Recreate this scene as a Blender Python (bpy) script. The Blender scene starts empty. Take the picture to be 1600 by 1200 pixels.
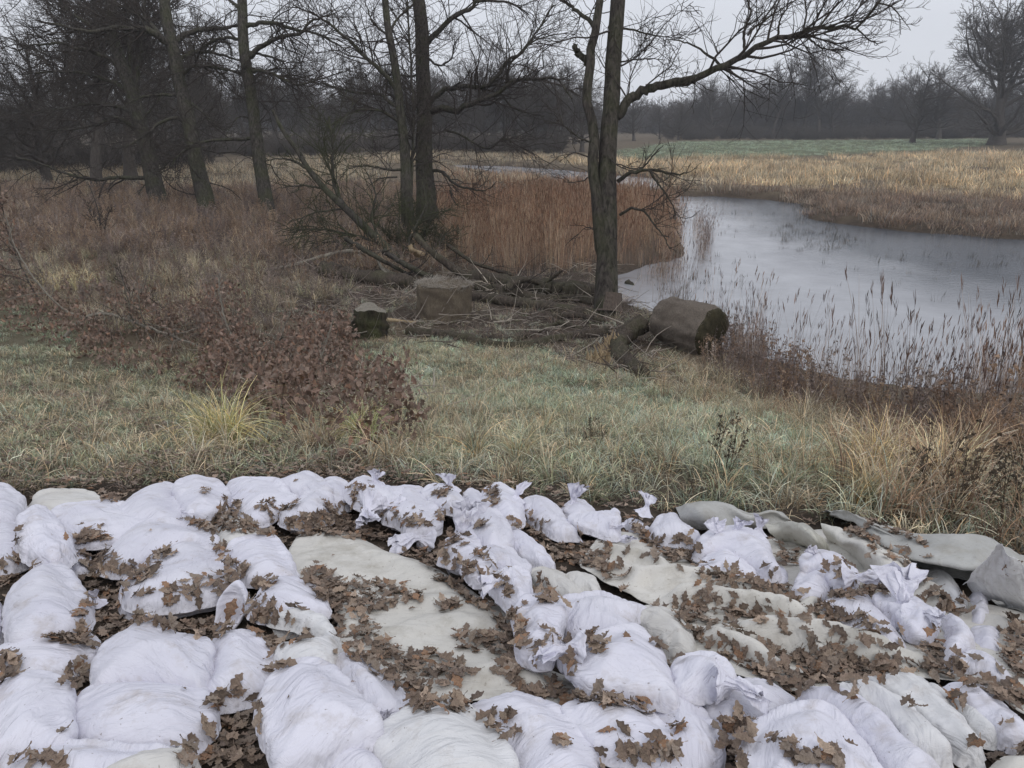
import bpy, bmesh, math, random
import numpy as np
from mathutils import Vector, Matrix
from mathutils.geometry import delaunay_2d_cdt
from mathutils.bvhtree import BVHTree

R = math.radians
rng = np.random.default_rng(11)
random.seed(5)
scene = bpy.context.scene
col = scene.collection

# ------------------------------------------------------------------ camera, sky, sun, exposure
CZ, PITCH, FPX = 4.6, R(18.7), 1209.0
cam_d = bpy.data.cameras.new('camera')
cam = bpy.data.objects.new('camera', cam_d)
col.objects.link(cam)
cam.location = (0, 0, CZ)
cam.rotation_euler = (R(90) - PITCH, 0, 0)
cam_d.sensor_fit = 'HORIZONTAL'
cam_d.sensor_width = 36.0
cam_d.lens = 36.0 * FPX / 1600.0
cam_d.clip_start = 0.05
cam_d.clip_end = 5000
scene.camera = cam

SUN_EL, SUN_AZ = R(50), R(150)
world = bpy.data.worlds.new('World')
scene.world = world
world.use_nodes = True
wn, wl = world.node_tree.nodes, world.node_tree.links
bg = wn['Background']
sky = wn.new('ShaderNodeTexSky')
sky.sky_type = 'NISHITA'
sky.sun_disc = False
sky.sun_elevation = SUN_EL
sky.sun_rotation = SUN_AZ
sky.air_density = 1.0
sky.dust_density = 4.0
wmix = wn.new('ShaderNodeMixRGB')
wmix.inputs[0].default_value = 0.93
wmix.inputs[2].default_value = (6.3, 6.5, 7.05, 1)      # even cloud deck
tc = wn.new('ShaderNodeTexCoord')
cn = wn.new('ShaderNodeTexNoise')
cn.inputs['Scale'].default_value = 1.6
cn.inputs['Detail'].default_value = 4
cmap = wn.new('ShaderNodeMapping'); cmap.inputs['Scale'].default_value = (1, 1, 4)
cr = wn.new('ShaderNodeMapRange')
cr.inputs['From Min'].default_value = 0.3; cr.inputs['From Max'].default_value = 0.7
cr.inputs['To Min'].default_value = 0.93; cr.inputs['To Max'].default_value = 1.05
cm = wn.new('ShaderNodeMixRGB'); cm.blend_type = 'MULTIPLY'; cm.inputs[0].default_value = 1
wl.new(tc.outputs['Generated'], cmap.inputs[0]); wl.new(cmap.outputs[0], cn.inputs['Vector'])
wl.new(cn.outputs['Fac'], cr.inputs['Value'])
wl.new(sky.outputs[0], wmix.inputs[1]); wl.new(wmix.outputs[0], cm.inputs[1]); wl.new(cr.outputs[0], cm.inputs[2])
wl.new(cm.outputs[0], bg.inputs['Color'])
bg.inputs['Strength'].default_value = 0.127

sun_d = bpy.data.lights.new('sun', 'SUN')
sun_d.energy = 0.7
sun_d.angle = R(35)
sun_d.color = (1.0, 0.97, 0.93)
sun = bpy.data.objects.new('sun', sun_d)
col.objects.link(sun)
sun.rotation_euler = (R(90) - SUN_EL, 0, R(180) + SUN_AZ * -1)
scene.view_settings.view_transform = 'Standard'
scene.view_settings.look = 'None'
scene.view_settings.exposure = 0.0
scene.view_settings.gamma = 1.0
scene.view_settings.use_curve_mapping = False
scene.cycles.max_bounces = 6
scene.cycles.transparent_max_bounces = 4
scene.cycles.volume_bounces = 0

# ------------------------------------------------------------------ numeric helpers
CP, SP = math.cos(PITCH), math.sin(PITCH)

def hash2(ix, iy, seed):
    h = (ix.astype(np.int64) * 374761393 + iy.astype(np.int64) * 668265263 + seed * 1442695041) & 0x7fffffff
    h = ((h ^ (h >> 13)) * 1274126177) & 0x7fffffff
    return ((h ^ (h >> 16)) & 0xffff) / 65535.0

def vnoise(x, y, seed=0):
    x = np.asarray(x, float); y = np.asarray(y, float)
    ix, iy = np.floor(x), np.floor(y)
    fx, fy = x - ix, y - iy
    fx = fx * fx * (3 - 2 * fx); fy = fy * fy * (3 - 2 * fy)
    a, b = hash2(ix, iy, seed), hash2(ix + 1, iy, seed)
    c, d = hash2(ix, iy + 1, seed), hash2(ix + 1, iy + 1, seed)
    return (a * (1 - fx) + b * fx) * (1 - fy) + (c * (1 - fx) + d * fx) * fy

def fbm(x, y, seed=0, o=4):
    s, a, t = 0, 0.5, 0
    for k in range(o):
        s = s + a * vnoise(np.asarray(x) * 2 ** k + 17.3 * k, np.asarray(y) * 2 ** k - 9.1 * k, seed + k)
        t += a; a *= 0.5
    return s / t

def sstep(a, b, x):
    t = np.clip((x - a) / (b - a), 0, 1)
    return t * t * (3 - 2 * t)

def rays(px, py):
    px = np.atleast_1d(np.asarray(px, float)); py = np.atleast_1d(np.asarray(py, float))
    a, b = (px - 800) / FPX, (600 - py) / FPX
    return np.stack([a, CP + b * SP, -SP + b * CP], -1)

def at_depth(px, py, depth):
    """pixel direction, metres along the optical axis -> world point"""
    return np.array([0, 0, CZ]) + rays(px, py) * np.atleast_1d(depth)[:, None]

def to_px(P):
    P = np.asarray(P, float)
    d = P - np.array([0, 0, CZ])
    dep = d[..., 1] * CP - d[..., 2] * SP
    up = d[..., 1] * SP + d[..., 2] * CP
    dd = np.where(dep > 0.05, dep, 0.05)
    return 800 + FPX * d[..., 0] / dd, 600 - FPX * up / dd, dep

def inpoly(x, y, poly):
    x = np.asarray(x, float); y = np.asarray(y, float)
    c = np.zeros(x.shape, bool)
    n = len(poly)
    for i in range(n):
        x1, y1 = poly[i]; x2, y2 = poly[(i + 1) % n]
        if y1 == y2: continue
        m = ((y1 > y) != (y2 > y)) & (x < (x2 - x1) * (y - y1) / (y2 - y1) + x1)
        c ^= m
    return c

def dpoly(x, y, poly, closed=True):
    """distance to a polygon's (or polyline's) edges"""
    x = np.asarray(x, float); y = np.asarray(y, float)
    best = np.full(x.shape, 1e9)
    n = len(poly)
    for i in range(n if closed else n - 1):
        x1, y1 = poly[i]; x2, y2 = poly[(i + 1) % n]
        dx, dy = x2 - x1, y2 - y1
        t = np.clip(((x - x1) * dx + (y - y1) * dy) / (dx * dx + dy * dy + 1e-12), 0, 1)
        best = np.minimum(best, np.hypot(x - x1 - t * dx, y - y1 - t * dy))
    return best

def sdpoly(x, y, poly):
    return dpoly(x, y, poly) * np.where(inpoly(x, y, poly), 1, -1)

def smooth_closed(P, n):
    """closed Catmull-Rom through P, n points evenly spaced"""
    P = np.asarray(P, float); m = len(P); out = []
    for i in range(m):
        p0, p1, p2, p3 = P[i - 1], P[i], P[(i + 1) % m], P[(i + 2) % m]
        t = np.linspace(0, 1, 12, endpoint=False)[:, None]
        out.append(0.5 * (2 * p1 + (p2 - p0) * t + (2 * p0 - 5 * p1 + 4 * p2 - p3) * t ** 2 + (3 * p1 - p0 - 3 * p2 + p3) * t ** 3))
    C = np.concatenate(out); D = np.concatenate([C, C[:1]])
    s = np.concatenate([[0], np.cumsum(np.linalg.norm(np.diff(D, axis=0), axis=1))])
    q = np.linspace(0, s[-1], n, endpoint=False)
    return np.stack([np.interp(q, s, D[:, k]) for k in range(C.shape[1])], 1)

def smooth_open(P, n):
    P = np.asarray(P, float)
    Q = np.concatenate([[2 * P[0] - P[1]], P, [2 * P[-1] - P[-2]]])
    out = []
    for i in range(1, len(Q) - 2):
        p0, p1, p2, p3 = Q[i - 1], Q[i], Q[i + 1], Q[i + 2]
        t = np.linspace(0, 1, 16, endpoint=False)[:, None]
        out.append(0.5 * (2 * p1 + (p2 - p0) * t + (2 * p0 - 5 * p1 + 4 * p2 - p3) * t ** 2 + (3 * p1 - p0 - 3 * p2 + p3) * t ** 3))
    C = np.concatenate(out + [P[-1:]])
    s = np.concatenate([[0], np.cumsum(np.linalg.norm(np.diff(C[:, :3], axis=0), axis=1))])
    q = np.linspace(0, s[-1], n)
    return np.stack([np.interp(q, s, C[:, k]) for k in range(C.shape[1])], 1)

# ------------------------------------------------------------------ terrain height
def on_plane(poly, z):
    d = rays([p[0] for p in poly], [p[1] for p in poly])
    t = (z - CZ) / d[:, 2]
    return [tuple(v) for v in (d * t[:, None])[:, :2]]

POND = on_plane([(1060, 307), (1130, 311), (1225, 317), (1240, 330), (1225, 346), (1290, 352), (1330, 358), (1400, 366), (1500, 372), (1600, 380), (1900, 398),
                 (2300, 560), (1900, 640), (1640, 690), (1480, 668), (1340, 640), (1240, 596), (1160, 556), (1090, 515), (1030, 482),
                 (985, 455), (985, 436), (1020, 418), (1088, 404), (1088, 372), (1075, 340)], 0.0)
CHANNEL = on_plane([(1030, 288), (1000, 280), (940, 272), (860, 266), (800, 262), (740, 259), (690, 258), (690, 262), (740, 265),
                    (800, 270), (880, 281), (950, 294), (1000, 300)], 0.0)
PROF_Y = np.array([-6, 0, 1.5, 4.4, 7, 10, 13, 18, 40, 300, 900, 1500])
PROF_Z = np.array([3.5, 3.33, 3.05, 2.47, 1.72, 1.0, .58, .42, .38, .40, 3.0, 6.0])

def base_h(x, y):
    s = 0
    w = np.clip(0.25 + 0.02 * np.abs(y), 0.25, 2)
    for o in (-1, -.5, 0, .5, 1):
        s = s + np.interp(y + o * w * 1.6, PROF_Y, PROF_Z)
    return s / 5

def H(x, y):
    x = np.asarray(x, float); y = np.asarray(y, float)
    z = base_h(x, y)
    z = z + (fbm(x * .8, y * .8, 3) - .5) * .10 * sstep(4.3, 7, y) + (fbm(x * .09, y * .09, 8) - .5) * .45 * sstep(14, 30, y)
    z = z + 0.25 * sstep(2.5, 9, -x) * sstep(6, 14, y)
    m = np.maximum(z, 0.12)
    z = np.where(y > 9, m, z)
    d = np.full(x.shape, -99.0)
    sel = (y > 8) & (y < 140) & (x > -40) & (x < 160)
    if sel.any():
        d[sel] = np.maximum(sdpoly(x[sel], y[sel], POND), sdpoly(x[sel], y[sel], CHANNEL))
    d = d + (fbm(x * .6, y * .6, 21) - .5) * np.clip(y * .05, .4, 2.5)
    w = np.clip(y * .07, .9, 3)
    k = sstep(-1, .3, d / w)
    return z * (1 - k) + (-0.45) * k

def P(px, py, h=0.0):
    """points where the lines of sight through the pixels meet the ground raised by h"""
    d = rays(px, py)
    h = np.broadcast_to(np.asarray(h, float), (len(d),))
    ts = np.concatenate([[1.0], np.geomspace(1.6, 900, 170)])
    lo = np.full(len(d), ts[-1]); hi = lo.copy(); done = np.zeros(len(d), bool)
    prev = ts[0]
    for t in ts[1:]:
        q = d * t
        below = (CZ + q[:, 2] < H(q[:, 0], q[:, 1]) + h) & ~done
        lo[below] = prev; hi[below] = t; done |= below
        prev = t
        if done.all(): break
    for _ in range(22):
        m = (lo + hi) / 2
        q = d * m[:, None]
        b = CZ + q[:, 2] < H(q[:, 0], q[:, 1]) + h
        hi = np.where(b, m, hi); lo = np.where(b, lo, m)
    q = d * hi[:, None]
    q[:, 2] += CZ
    return q

CROP = {'A': (0, 720, 2.5), 'B': (500, 720, 2.5), 'C': (1040, 720, 2.5), 'D': (0, 0, 2.963), 'E': (500, 0, 2.857), 'F': (1040, 0, 2.857), '': (0, 0, 1)}
def cp(c, pts):
    x0, y0, s = CROP[c]
    return [(x0 + p[0] / s, y0 + p[1] / s) for p in pts]

# ------------------------------------------------------------------ mesh and object helpers
def mesh_np(name, V, F, smooth=True, mats=()):
    me = bpy.data.meshes.new(name)
    V = np.ascontiguousarray(V, np.float32)
    if isinstance(F, np.ndarray): F = [F]
    nf = sum(len(f) for f in F); nl = sum(f.size for f in F)
    me.vertices.add(len(V)); me.vertices.foreach_set('co', V.ravel())
    me.loops.add(nl); me.polygons.add(nf)
    li = np.concatenate([np.ascontiguousarray(f, np.int32).ravel() for f in F])
    ls = np.concatenate([[0], np.cumsum(np.concatenate([np.full(len(f), f.shape[1]) for f in F]))])[:-1]
    me.loops.foreach_set('vertex_index', li)
    me.polygons.foreach_set('loop_start', ls.astype(np.int32))
    me.update(calc_edges=True)
    me.polygons.foreach_set('use_smooth', np.full(nf, smooth))
    for m in mats: me.materials.append(m)
    me.update()
    return me

def link(name, me, parent=None, loc=None):
    o = bpy.data.objects.new(name, me)
    col.objects.link(o)
    if parent is not None: o.parent = parent
    if loc is not None: o.location = loc
    return o

def tag(o, label=None, cat=None, group=None, kind=None):
    if label: o['label'] = label
    if cat: o['category'] = cat
    if group: o['group'] = group
    if kind: o['kind'] = kind
    return o

def empty(name, loc, label, cat, group=None):
    o = bpy.data.objects.new(name, None)
    col.objects.link(o)
    o.location = Vector([float(v) for v in loc])
    o.empty_display_size = .1
    return tag(o, label, cat, group)

def part(name, V, F, mat, parent, smooth=True, kind=None, label=None):
    """world-space mesh as a part of an Empty that carries no rotation"""
    off = np.array(parent.location)
    if parent.parent is not None: off = off + np.array(parent.parent.location)
    o = link(name, mesh_np(name, np.asarray(V) - off, F, smooth, [mat] if not isinstance(mat, (list, tuple)) else mat), parent)
    if kind: o['kind'] = kind
    if label: o['label'] = label
    return o

def fattr(me, name, vals, domain='POINT'):
    vals = np.asarray(vals, np.float32)
    if vals.ndim == 1:
        a = me.attributes.new(name, 'FLOAT', domain); a.data.foreach_set('value', vals)
    elif vals.shape[1] == 3:
        a = me.attributes.new(name, 'FLOAT_VECTOR', domain); a.data.foreach_set('vector', vals.ravel())
    else:
        a = me.attributes.new(name, 'FLOAT_COLOR', domain); a.data.foreach_set('color', vals.ravel())

# ------------------------------------------------------------------ materials
class NT:
    def __init__(s, name, rough=.85, spec=.3):
        s.m = bpy.data.materials.new(name); s.m.use_nodes = True
        s.n, s.l = s.m.node_tree.nodes, s.m.node_tree.links
        s.b = s.n['Principled BSDF']
        s.b.inputs['Roughness'].default_value = rough
        s.b.inputs['Specular IOR Level'].default_value = spec
    def put(s, sock, v):
        if isinstance(v, bpy.types.NodeSocket): s.l.new(v, sock)
        elif isinstance(v, (tuple, list)) and len(v) == 3 and sock.type == 'RGBA': sock.default_value = (*v, 1)
        else: sock.default_value = v
    def coord(s, scale=(1, 1, 1), kind='Object'):
        if kind == 'World':
            o = s.n.new('ShaderNodeNewGeometry').outputs['Position']
        else:
            o = s.n.new('ShaderNodeTexCoord').outputs[kind]
        mp = s.n.new('ShaderNodeMapping'); mp.inputs['Scale'].default_value = scale
        s.l.new(o, mp.inputs[0]); return mp.outputs[0]
    def noise(s, vec, scale, detail=4, rough=.55, dist=0):
        t = s.n.new('ShaderNodeTexNoise')
        t.inputs['Scale'].default_value = scale; t.inputs['Detail'].default_value = detail
        t.inputs['Roughness'].default_value = rough; t.inputs['Distortion'].default_value = dist
        s.l.new(vec, t.inputs['Vector']); return t.outputs['Fac']
    def rng(s, v, a, b, c=0, d=1):
        t = s.n.new('ShaderNodeMapRange'); t.clamp = True
        s.l.new(v, t.inputs[0])
        for i, k in enumerate((a, b, c, d)): t.inputs[i + 1].default_value = k
        return t.outputs[0]
    def mix(s, f, a, b, mode='MIX'):
        t = s.n.new('ShaderNodeMixRGB'); t.blend_type = mode
        s.put(t.inputs[0], f); s.put(t.inputs[1], a); s.put(t.inputs[2], b); return t.outputs[0]
    def math(s, op, a, b=0.0):
        t = s.n.new('ShaderNodeMath'); t.operation = op
        s.put(t.inputs[0], a); s.put(t.inputs[1], b); return t.outputs[0]
    def attr(s, name, inst=False, out='Color'):
        t = s.n.new('ShaderNodeAttribute'); t.attribute_name = name
        t.attribute_type = 'INSTANCER' if inst else 'GEOMETRY'; return t.outputs[out]
    def rand(s):
        return s.n.new('ShaderNodeObjectInfo').outputs['Random']
    def bump(s, h, dist=.01, strength=1, prev=None):
        t = s.n.new('ShaderNodeBump'); t.inputs['Distance'].default_value = dist; t.inputs['Strength'].default_value = strength
        s.l.new(h, t.inputs['Height'])
        if prev is not None: s.l.new(prev, t.inputs['Normal'])
        s.l.new(t.outputs[0], s.b.inputs['Normal']); return t.outputs[0]
    def color(s, c): s.put(s.b.inputs['Base Color'], c); return s.m

def mat_bag(name, c1, c2, weave=1.0):
    t = NT(name, .62, .25)
    v = t.coord(kind='World')
    n1 = t.noise(v, 5, 5)
    n2 = t.noise(v, 26, 6, .65)
    c = t.mix(t.rng(n1, .35, .7), c1, c2)
    rv = t.rng(t.rand(), 0, 1, .93, 1.03)
    c = t.mix(1.0, c, rv, 'MULTIPLY')
    soil = t.math('MULTIPLY', t.rng(t.noise(v, 9, 7, .7), .54, .74), .5)
    c = t.mix(soil, c, (.36, .30, .24))
    specks = t.math('MULTIPLY', t.rng(t.noise(v, 85, 3, .5), .70, .76), .6)
    c = t.mix(specks, c, (.14, .10, .07))
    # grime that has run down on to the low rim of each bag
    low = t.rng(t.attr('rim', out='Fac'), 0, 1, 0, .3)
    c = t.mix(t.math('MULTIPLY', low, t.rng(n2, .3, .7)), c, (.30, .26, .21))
    t.color(c)
    # soft creases: stretched, distorted noise, plus the woven tape grid
    ang = t.rand()
    rot = t.n.new('ShaderNodeVectorRotate'); rot.rotation_type = 'Z_AXIS'
    t.l.new(v, rot.inputs['Vector']); t.l.new(t.math('MULTIPLY', ang, 6.28), rot.inputs['Angle'])
    mp = t.n.new('ShaderNodeMapping'); mp.inputs['Scale'].default_value = (3.2, 11, 8)
    t.l.new(rot.outputs[0], mp.inputs[0])
    cre = t.noise(mp.outputs[0], 1.5, 4, .55, 1.2)
    b1 = t.bump(cre, .026, .75)
    wv = t.n.new('ShaderNodeTexWave'); wv.inputs['Scale'].default_value = 95; wv.bands_direction = 'X'
    t.l.new(rot.outputs[0], wv.inputs['Vector'])
    b2 = t.bump(t.mix(.5, wv.outputs['Fac'], t.noise(v, 160, 2)), .0012, .35 * weave, b1)
    return t.m

M_BAG = mat_bag('white_sandbag_fabric', (.755, .75, .82), (.69, .685, .77))
M_CREAM = mat_bag('cream_sandbag_fabric', (.69, .68, .66), (.61, .59, .55))
M_NECK = mat_bag('white_neck_fabric', (.76, .755, .83), (.70, .695, .785), .6)

def mat_sheet(name, c1, c2):
    t = NT(name, .85, .2)
    v = t.coord(kind='World')
    c = t.mix(t.rng(t.noise(v, 2.2, 5), .35, .65), c1, c2)
    c = t.mix(t.math('MULTIPLY', t.rng(t.noise(v, 7, 6, .7), .5, .72), .45), c, (.26, .23, .17))
    c = t.mix(t.math('MULTIPLY', t.rng(t.noise(v, 70, 4, .6), .62, .72), .5), c, (.2, .16, .11))
    t.color(c)
    b = t.bump(t.noise(v, 14, 4, .5, .8), .014, .6)
    b = t.bump(t.noise(t.coord((6, 22, 12), 'World'), 1, 5, .55, 1.5), .02, .45, b)
    t.bump(t.noise(v, 320, 2), .0016, .5, b)
    return t.m
M_SHEET = mat_sheet('grey_geotextile', (.69, .67, .625), (.59, .575, .535))
M_TARP = mat_sheet('slate_geotextile', (.50, .50, .48), (.41, .41, .395))
M_PALE = mat_sheet('pale_fleece', (.80, .805, .815), (.74, .745, .755))
M_CREAMCLOTH = mat_sheet('cream_cloth', (.62, .61, .55), (.55, .54, .47))

def mat_leaf(name, dark=1.0):
    t = NT(name, .7, .25)
    c = t.mix(1.0, t.attr('tone'), t.rng(t.rand(), 0, 1, .72 * dark, 1.3 * dark), 'MULTIPLY')
    v = t.coord()
    c = t.mix(t.rng(t.noise(v, 9, 4, .65), .4, .72), c, t.mix(.5, c, (.05, .036, .03)))
    c = t.mix(t.math('MULTIPLY', t.attr('vein', out='Fac'), .35), c, (.32, .25, .18))
    # the underside of a dry oak leaf is paler and greyer
    back = t.n.new('ShaderNodeNewGeometry').outputs['Backfacing']
    c = t.mix(t.math('MULTIPLY', back, .4), c, (.27, .22, .175))
    t.color(c)
    t.bump(t.noise(v, 14, 3), .02, .6)
    return t.m
M_LEAF = mat_leaf('brown_oak_leaf')
M_LEAFDARK = mat_leaf('dark_withered_leaf', .75)

def mat_bark(name, c1, c2, moss=0.0, mossc=(.07, .085, .03), sc=1.0):
    t = NT(name, .92, .15)
    v = t.coord((7 * sc, 7 * sc, 1.6 * sc), 'World')
    w = t.coord(kind='World')
    f = t.noise(v, 2.2, 6, .65, .6)
    c = t.mix(t.rng(f, .35, .68), c1, c2)
    if moss:
        c = t.mix(t.math('MULTIPLY', t.rng(t.noise(w, 1.7, 4), .42, .62), moss), c, mossc)
    t.color(c)
    t.bump(f, .05 / sc, .9)
    return t.m
M_BARK = mat_bark('dark_oak_bark', (.022, .019, .017), (.105, .092, .080), .25)
M_BARKM = mat_bark('mossy_grey_bark', (.026, .023, .020), (.115, .104, .090), .3)
M_TWIG = mat_bark('twig_bark', (.048, .040, .036), (.088, .076, .066))
M_TWIGG = mat_bark('green_grey_twig', (.052, .050, .036), (.095, .092, .064), .5)
M_FAR = mat_bark('far_tree_bark', (.075, .066, .060), (.13, .114, .10))
M_LOG = mat_bark('rotting_log_bark', (.028, .023, .020), (.125, .102, .082), .25, sc=1.6)
M_PALEWOOD = mat_bark('pale_dead_wood', (.16, .145, .12), (.30, .275, .23), sc=2)
M_SPLIT = mat_bark('fresh_split_wood', (.33, .245, .15), (.52, .42, .28), sc=3)

def mat_blade(name):
    """colour comes per plant from the scatter's tint, painted darker at the base as shade, paler to the dry tip"""
    t = NT(name, .8, .2)
    ti = t.attr('tint', True)
    g = t.attr('blade', out='Color')
    c = t.mix(1.0, ti, g, 'MULTIPLY')
    t.color(c)
    tr = t.n.new('ShaderNodeBsdfTranslucent')
    t.l.new(c, tr.inputs[0])
    mx = t.n.new('ShaderNodeMixShader'); mx.inputs[0].default_value = .25
    t.l.new(t.b.outputs[0], mx.inputs[1]); t.l.new(tr.outputs[0], mx.inputs[2])
    t.l.new(mx.outputs[0], t.n['Material Output'].inputs[0])
    return t.m
M_BLADE = mat_blade('grass_blade')
# ------------------------------------------------------------------ ground and water
def grid_axis(lo, hi, d0, g):
    out = [0.0]; d = d0
    while out[-1] < hi: out.append(out[-1] + d); d *= g
    neg = [0.0]; d = d0
    while neg[-1] > lo: neg.append(neg[-1] - d); d *= g
    return np.array(neg[:0:-1] + out)
gx = grid_axis(-700, 700, .13, 1.036)
gy = []; y = -3.0; d = .1
while y < 1500:
    gy.append(y); y += d
    if y > 5: d *= 1.022
gy = np.array(gy)
GX, GY = np.meshgrid(gx, gy)
GZ = H(GX.ravel(), GY.ravel())
GV = np.stack([GX.ravel(), GY.ravel(), GZ], 1)
ii = np.arange(len(gx) * len(gy)).reshape(len(gy), len(gx))
GF = np.stack([ii[:-1, :-1], ii[:-1, 1:], ii[1:, 1:], ii[1:, :-1]], -1).reshape(-1, 4)
gme = mesh_np('ground', GV, GF)

# what grows where, by plan area (outlines taken over from the photograph on to the ground)
def plan(pts, h=0.0): return [tuple(v[:2]) for v in P([p[0] for p in pts], [p[1] for p in pts], h)]
Z_FROST = [plan([(590, 555), (700, 530), (830, 548), (900, 575), (1000, 590), (1080, 620), (1010, 660), (900, 650), (760, 625), (640, 620)]),
           plan([(1040, 640), (1180, 640), (1300, 690), (1330, 770), (1180, 790), (1060, 720)])]
Z_LAWN = [plan([(-40, 470), (60, 480), (200, 575), (300, 610), (330, 700), (260, 745), (-60, 775)])]
Z_FIELD = [plan([(930, 240), (1060, 221), (1300, 219), (1540, 216), (1560, 224), (1400, 238), (1180, 247), (1000, 250)])]
Z_RED = [plan([(-100, 300), (300, 320), (700, 300), (700, 400), (400, 400), (-100, 390)]),
         plan([(690, 290), (1060, 320), (1085, 400), (1000, 425), (860, 440), (720, 430)])]
Z_MUD = [plan([(390, 450), (520, 440), (1000, 440), (1060, 500), (1000, 580), (900, 545), (700, 515), (560, 500), (420, 490)])]
Z_DARKBANK = [plan([(1130, 520), (1240, 580), (1340, 630), (1480, 655), (1700, 690), (1700, 730), (1450, 690), (1250, 640), (1130, 560)]),
              plan([(1060, 300), (1300, 308), (1700, 325), (1700, 372), (1400, 362), (1300, 330), (1100, 314)])]
Z_BAGS = plan([(-300, 790), (0, 775), (150, 765), (280, 748), (600, 742), (800, 752), (1000, 785), (1060, 792), (1230, 800), (1330, 815), (1560, 850), (2000, 960), (2000, 1260), (-300, 1260)])

def zone(polys, x, y, soft):
    k = np.zeros(np.shape(x))
    for p in polys:
        q = np.array(p); r = 8 * soft if np.isscalar(soft) else 12
        m = (x > q[:, 0].min() - r) & (x < q[:, 0].max() + r) & (y > q[:, 1].min() - r) & (y < q[:, 1].max() + r)
        if m.any():
            sd = sdpoly(x[m], y[m], p)
            s = soft if np.isscalar(soft) else soft[m]
            k[m] = np.maximum(k[m], sstep(-s, s, sd + (fbm(x[m] * .7, y[m] * .7, 31) - .5) * 3 * s))
    return k

gxv, gyv = GV[:, 0], GV[:, 1]
soft = np.clip(gyv * .04, .15, 4)
zc = np.ones((len(GV), 4), np.float32)
zc[:, 0] = np.maximum.reduce([zone(Z_FROST, gxv, gyv, soft) * .45, .3 * zone(Z_LAWN, gxv, gyv, soft), zone(Z_FIELD, gxv, gyv, np.clip(gyv * .02, .2, 3))])
zc[:, 1] = np.maximum(zone(Z_RED, gxv, gyv, soft), 0)
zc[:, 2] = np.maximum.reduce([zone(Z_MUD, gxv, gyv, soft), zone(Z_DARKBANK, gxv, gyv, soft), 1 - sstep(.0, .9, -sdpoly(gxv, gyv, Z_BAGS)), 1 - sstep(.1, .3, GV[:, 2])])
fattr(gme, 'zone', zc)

t = NT('ground_soil', .95, .1)
v = t.coord(kind='World')
sx = t.n.new('ShaderNodeSeparateColor'); t.l.new(t.attr('zone'), sx.inputs[0])
n1, n2, n3 = t.noise(v, .9, 6, .65), t.noise(v, 6, 6, .7), t.noise(v, 45, 4, .7)
tan = t.mix(t.rng(n2, .3, .7), (.15, .12, .085), (.24, .20, .145))
tan = t.mix(t.rng(n1, .4, .65), tan, (.13, .10, .07))
frost = t.mix(t.rng(n2, .35, .65), (.13, .145, .085), (.20, .225, .15))
red = t.mix(t.rng(n2, .3, .7), (.10, .075, .06), (.17, .13, .10))
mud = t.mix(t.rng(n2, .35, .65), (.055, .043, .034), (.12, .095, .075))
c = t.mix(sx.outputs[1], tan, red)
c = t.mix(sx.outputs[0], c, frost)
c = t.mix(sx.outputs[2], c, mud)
c = t.mix(t.math('MULTIPLY', t.rng(n3, .40, .70), .7), c, (.04, .032, .025))
t.color(c)
t.bump(t.mix(.5, n3, n2), .05, .9)
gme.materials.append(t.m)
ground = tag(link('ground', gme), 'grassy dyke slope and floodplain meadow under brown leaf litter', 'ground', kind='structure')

# pond: thin milky ice with a darker patch painted in for reflected trees and sky
wx = np.linspace(-60, 190, 60); wy = np.concatenate([np.linspace(8, 60, 50), np.linspace(62, 150, 30)])
WX, WY = np.meshgrid(wx, wy)
wi = np.arange(WX.size).reshape(WX.shape)
WF = np.stack([wi[:-1, :-1], wi[:-1, 1:], wi[1:, 1:], wi[1:, :-1]], -1).reshape(-1, 4)
wme = mesh_np('pond_water', np.stack([WX.ravel(), WY.ravel(), np.zeros(WX.size)], 1), WF)
t = NT('icy_water', .12, .5)
v = t.coord(kind='World')
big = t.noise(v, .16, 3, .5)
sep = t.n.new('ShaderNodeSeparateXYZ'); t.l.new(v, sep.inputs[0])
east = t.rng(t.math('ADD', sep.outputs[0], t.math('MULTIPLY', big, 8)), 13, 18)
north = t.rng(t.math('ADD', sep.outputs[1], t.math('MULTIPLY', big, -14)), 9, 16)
dark_refl = t.math('MULTIPLY', east, north)
ice = t.mix(t.rng(t.noise(v, .9, 6, .6), .35, .7), (.29, .295, .312), (.36, .365, .385))
ice = t.mix(t.rng(t.noise(v, 2.3, 6, .7), .66, .72), ice, (.45, .46, .48))
t.color(t.mix(t.math('MULTIPLY', dark_refl, .9), ice, (.06, .07, .085)))
t.put(t.b.inputs['Specular IOR Level'], t.rng(dark_refl, 0, 1, .5, .12))
t.put(t.b.inputs['Roughness'], t.mix(dark_refl, t.rng(t.noise(v, 1.2, 4), .3, .7, .10, .24), (.12, .12, .12)))
t.b.inputs['IOR'].default_value = 1.36
vs = t.coord((1, 2.4, 1), 'World')
t.bump(t.math('MULTIPLY', t.noise(vs, 3, 4, .6), t.math('ADD', .15, dark_refl)), .05, .35)
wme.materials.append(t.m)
tag(link('pond_water', wme), 'pale half frozen pond reflecting the overcast sky', 'pond', kind='structure')

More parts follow.
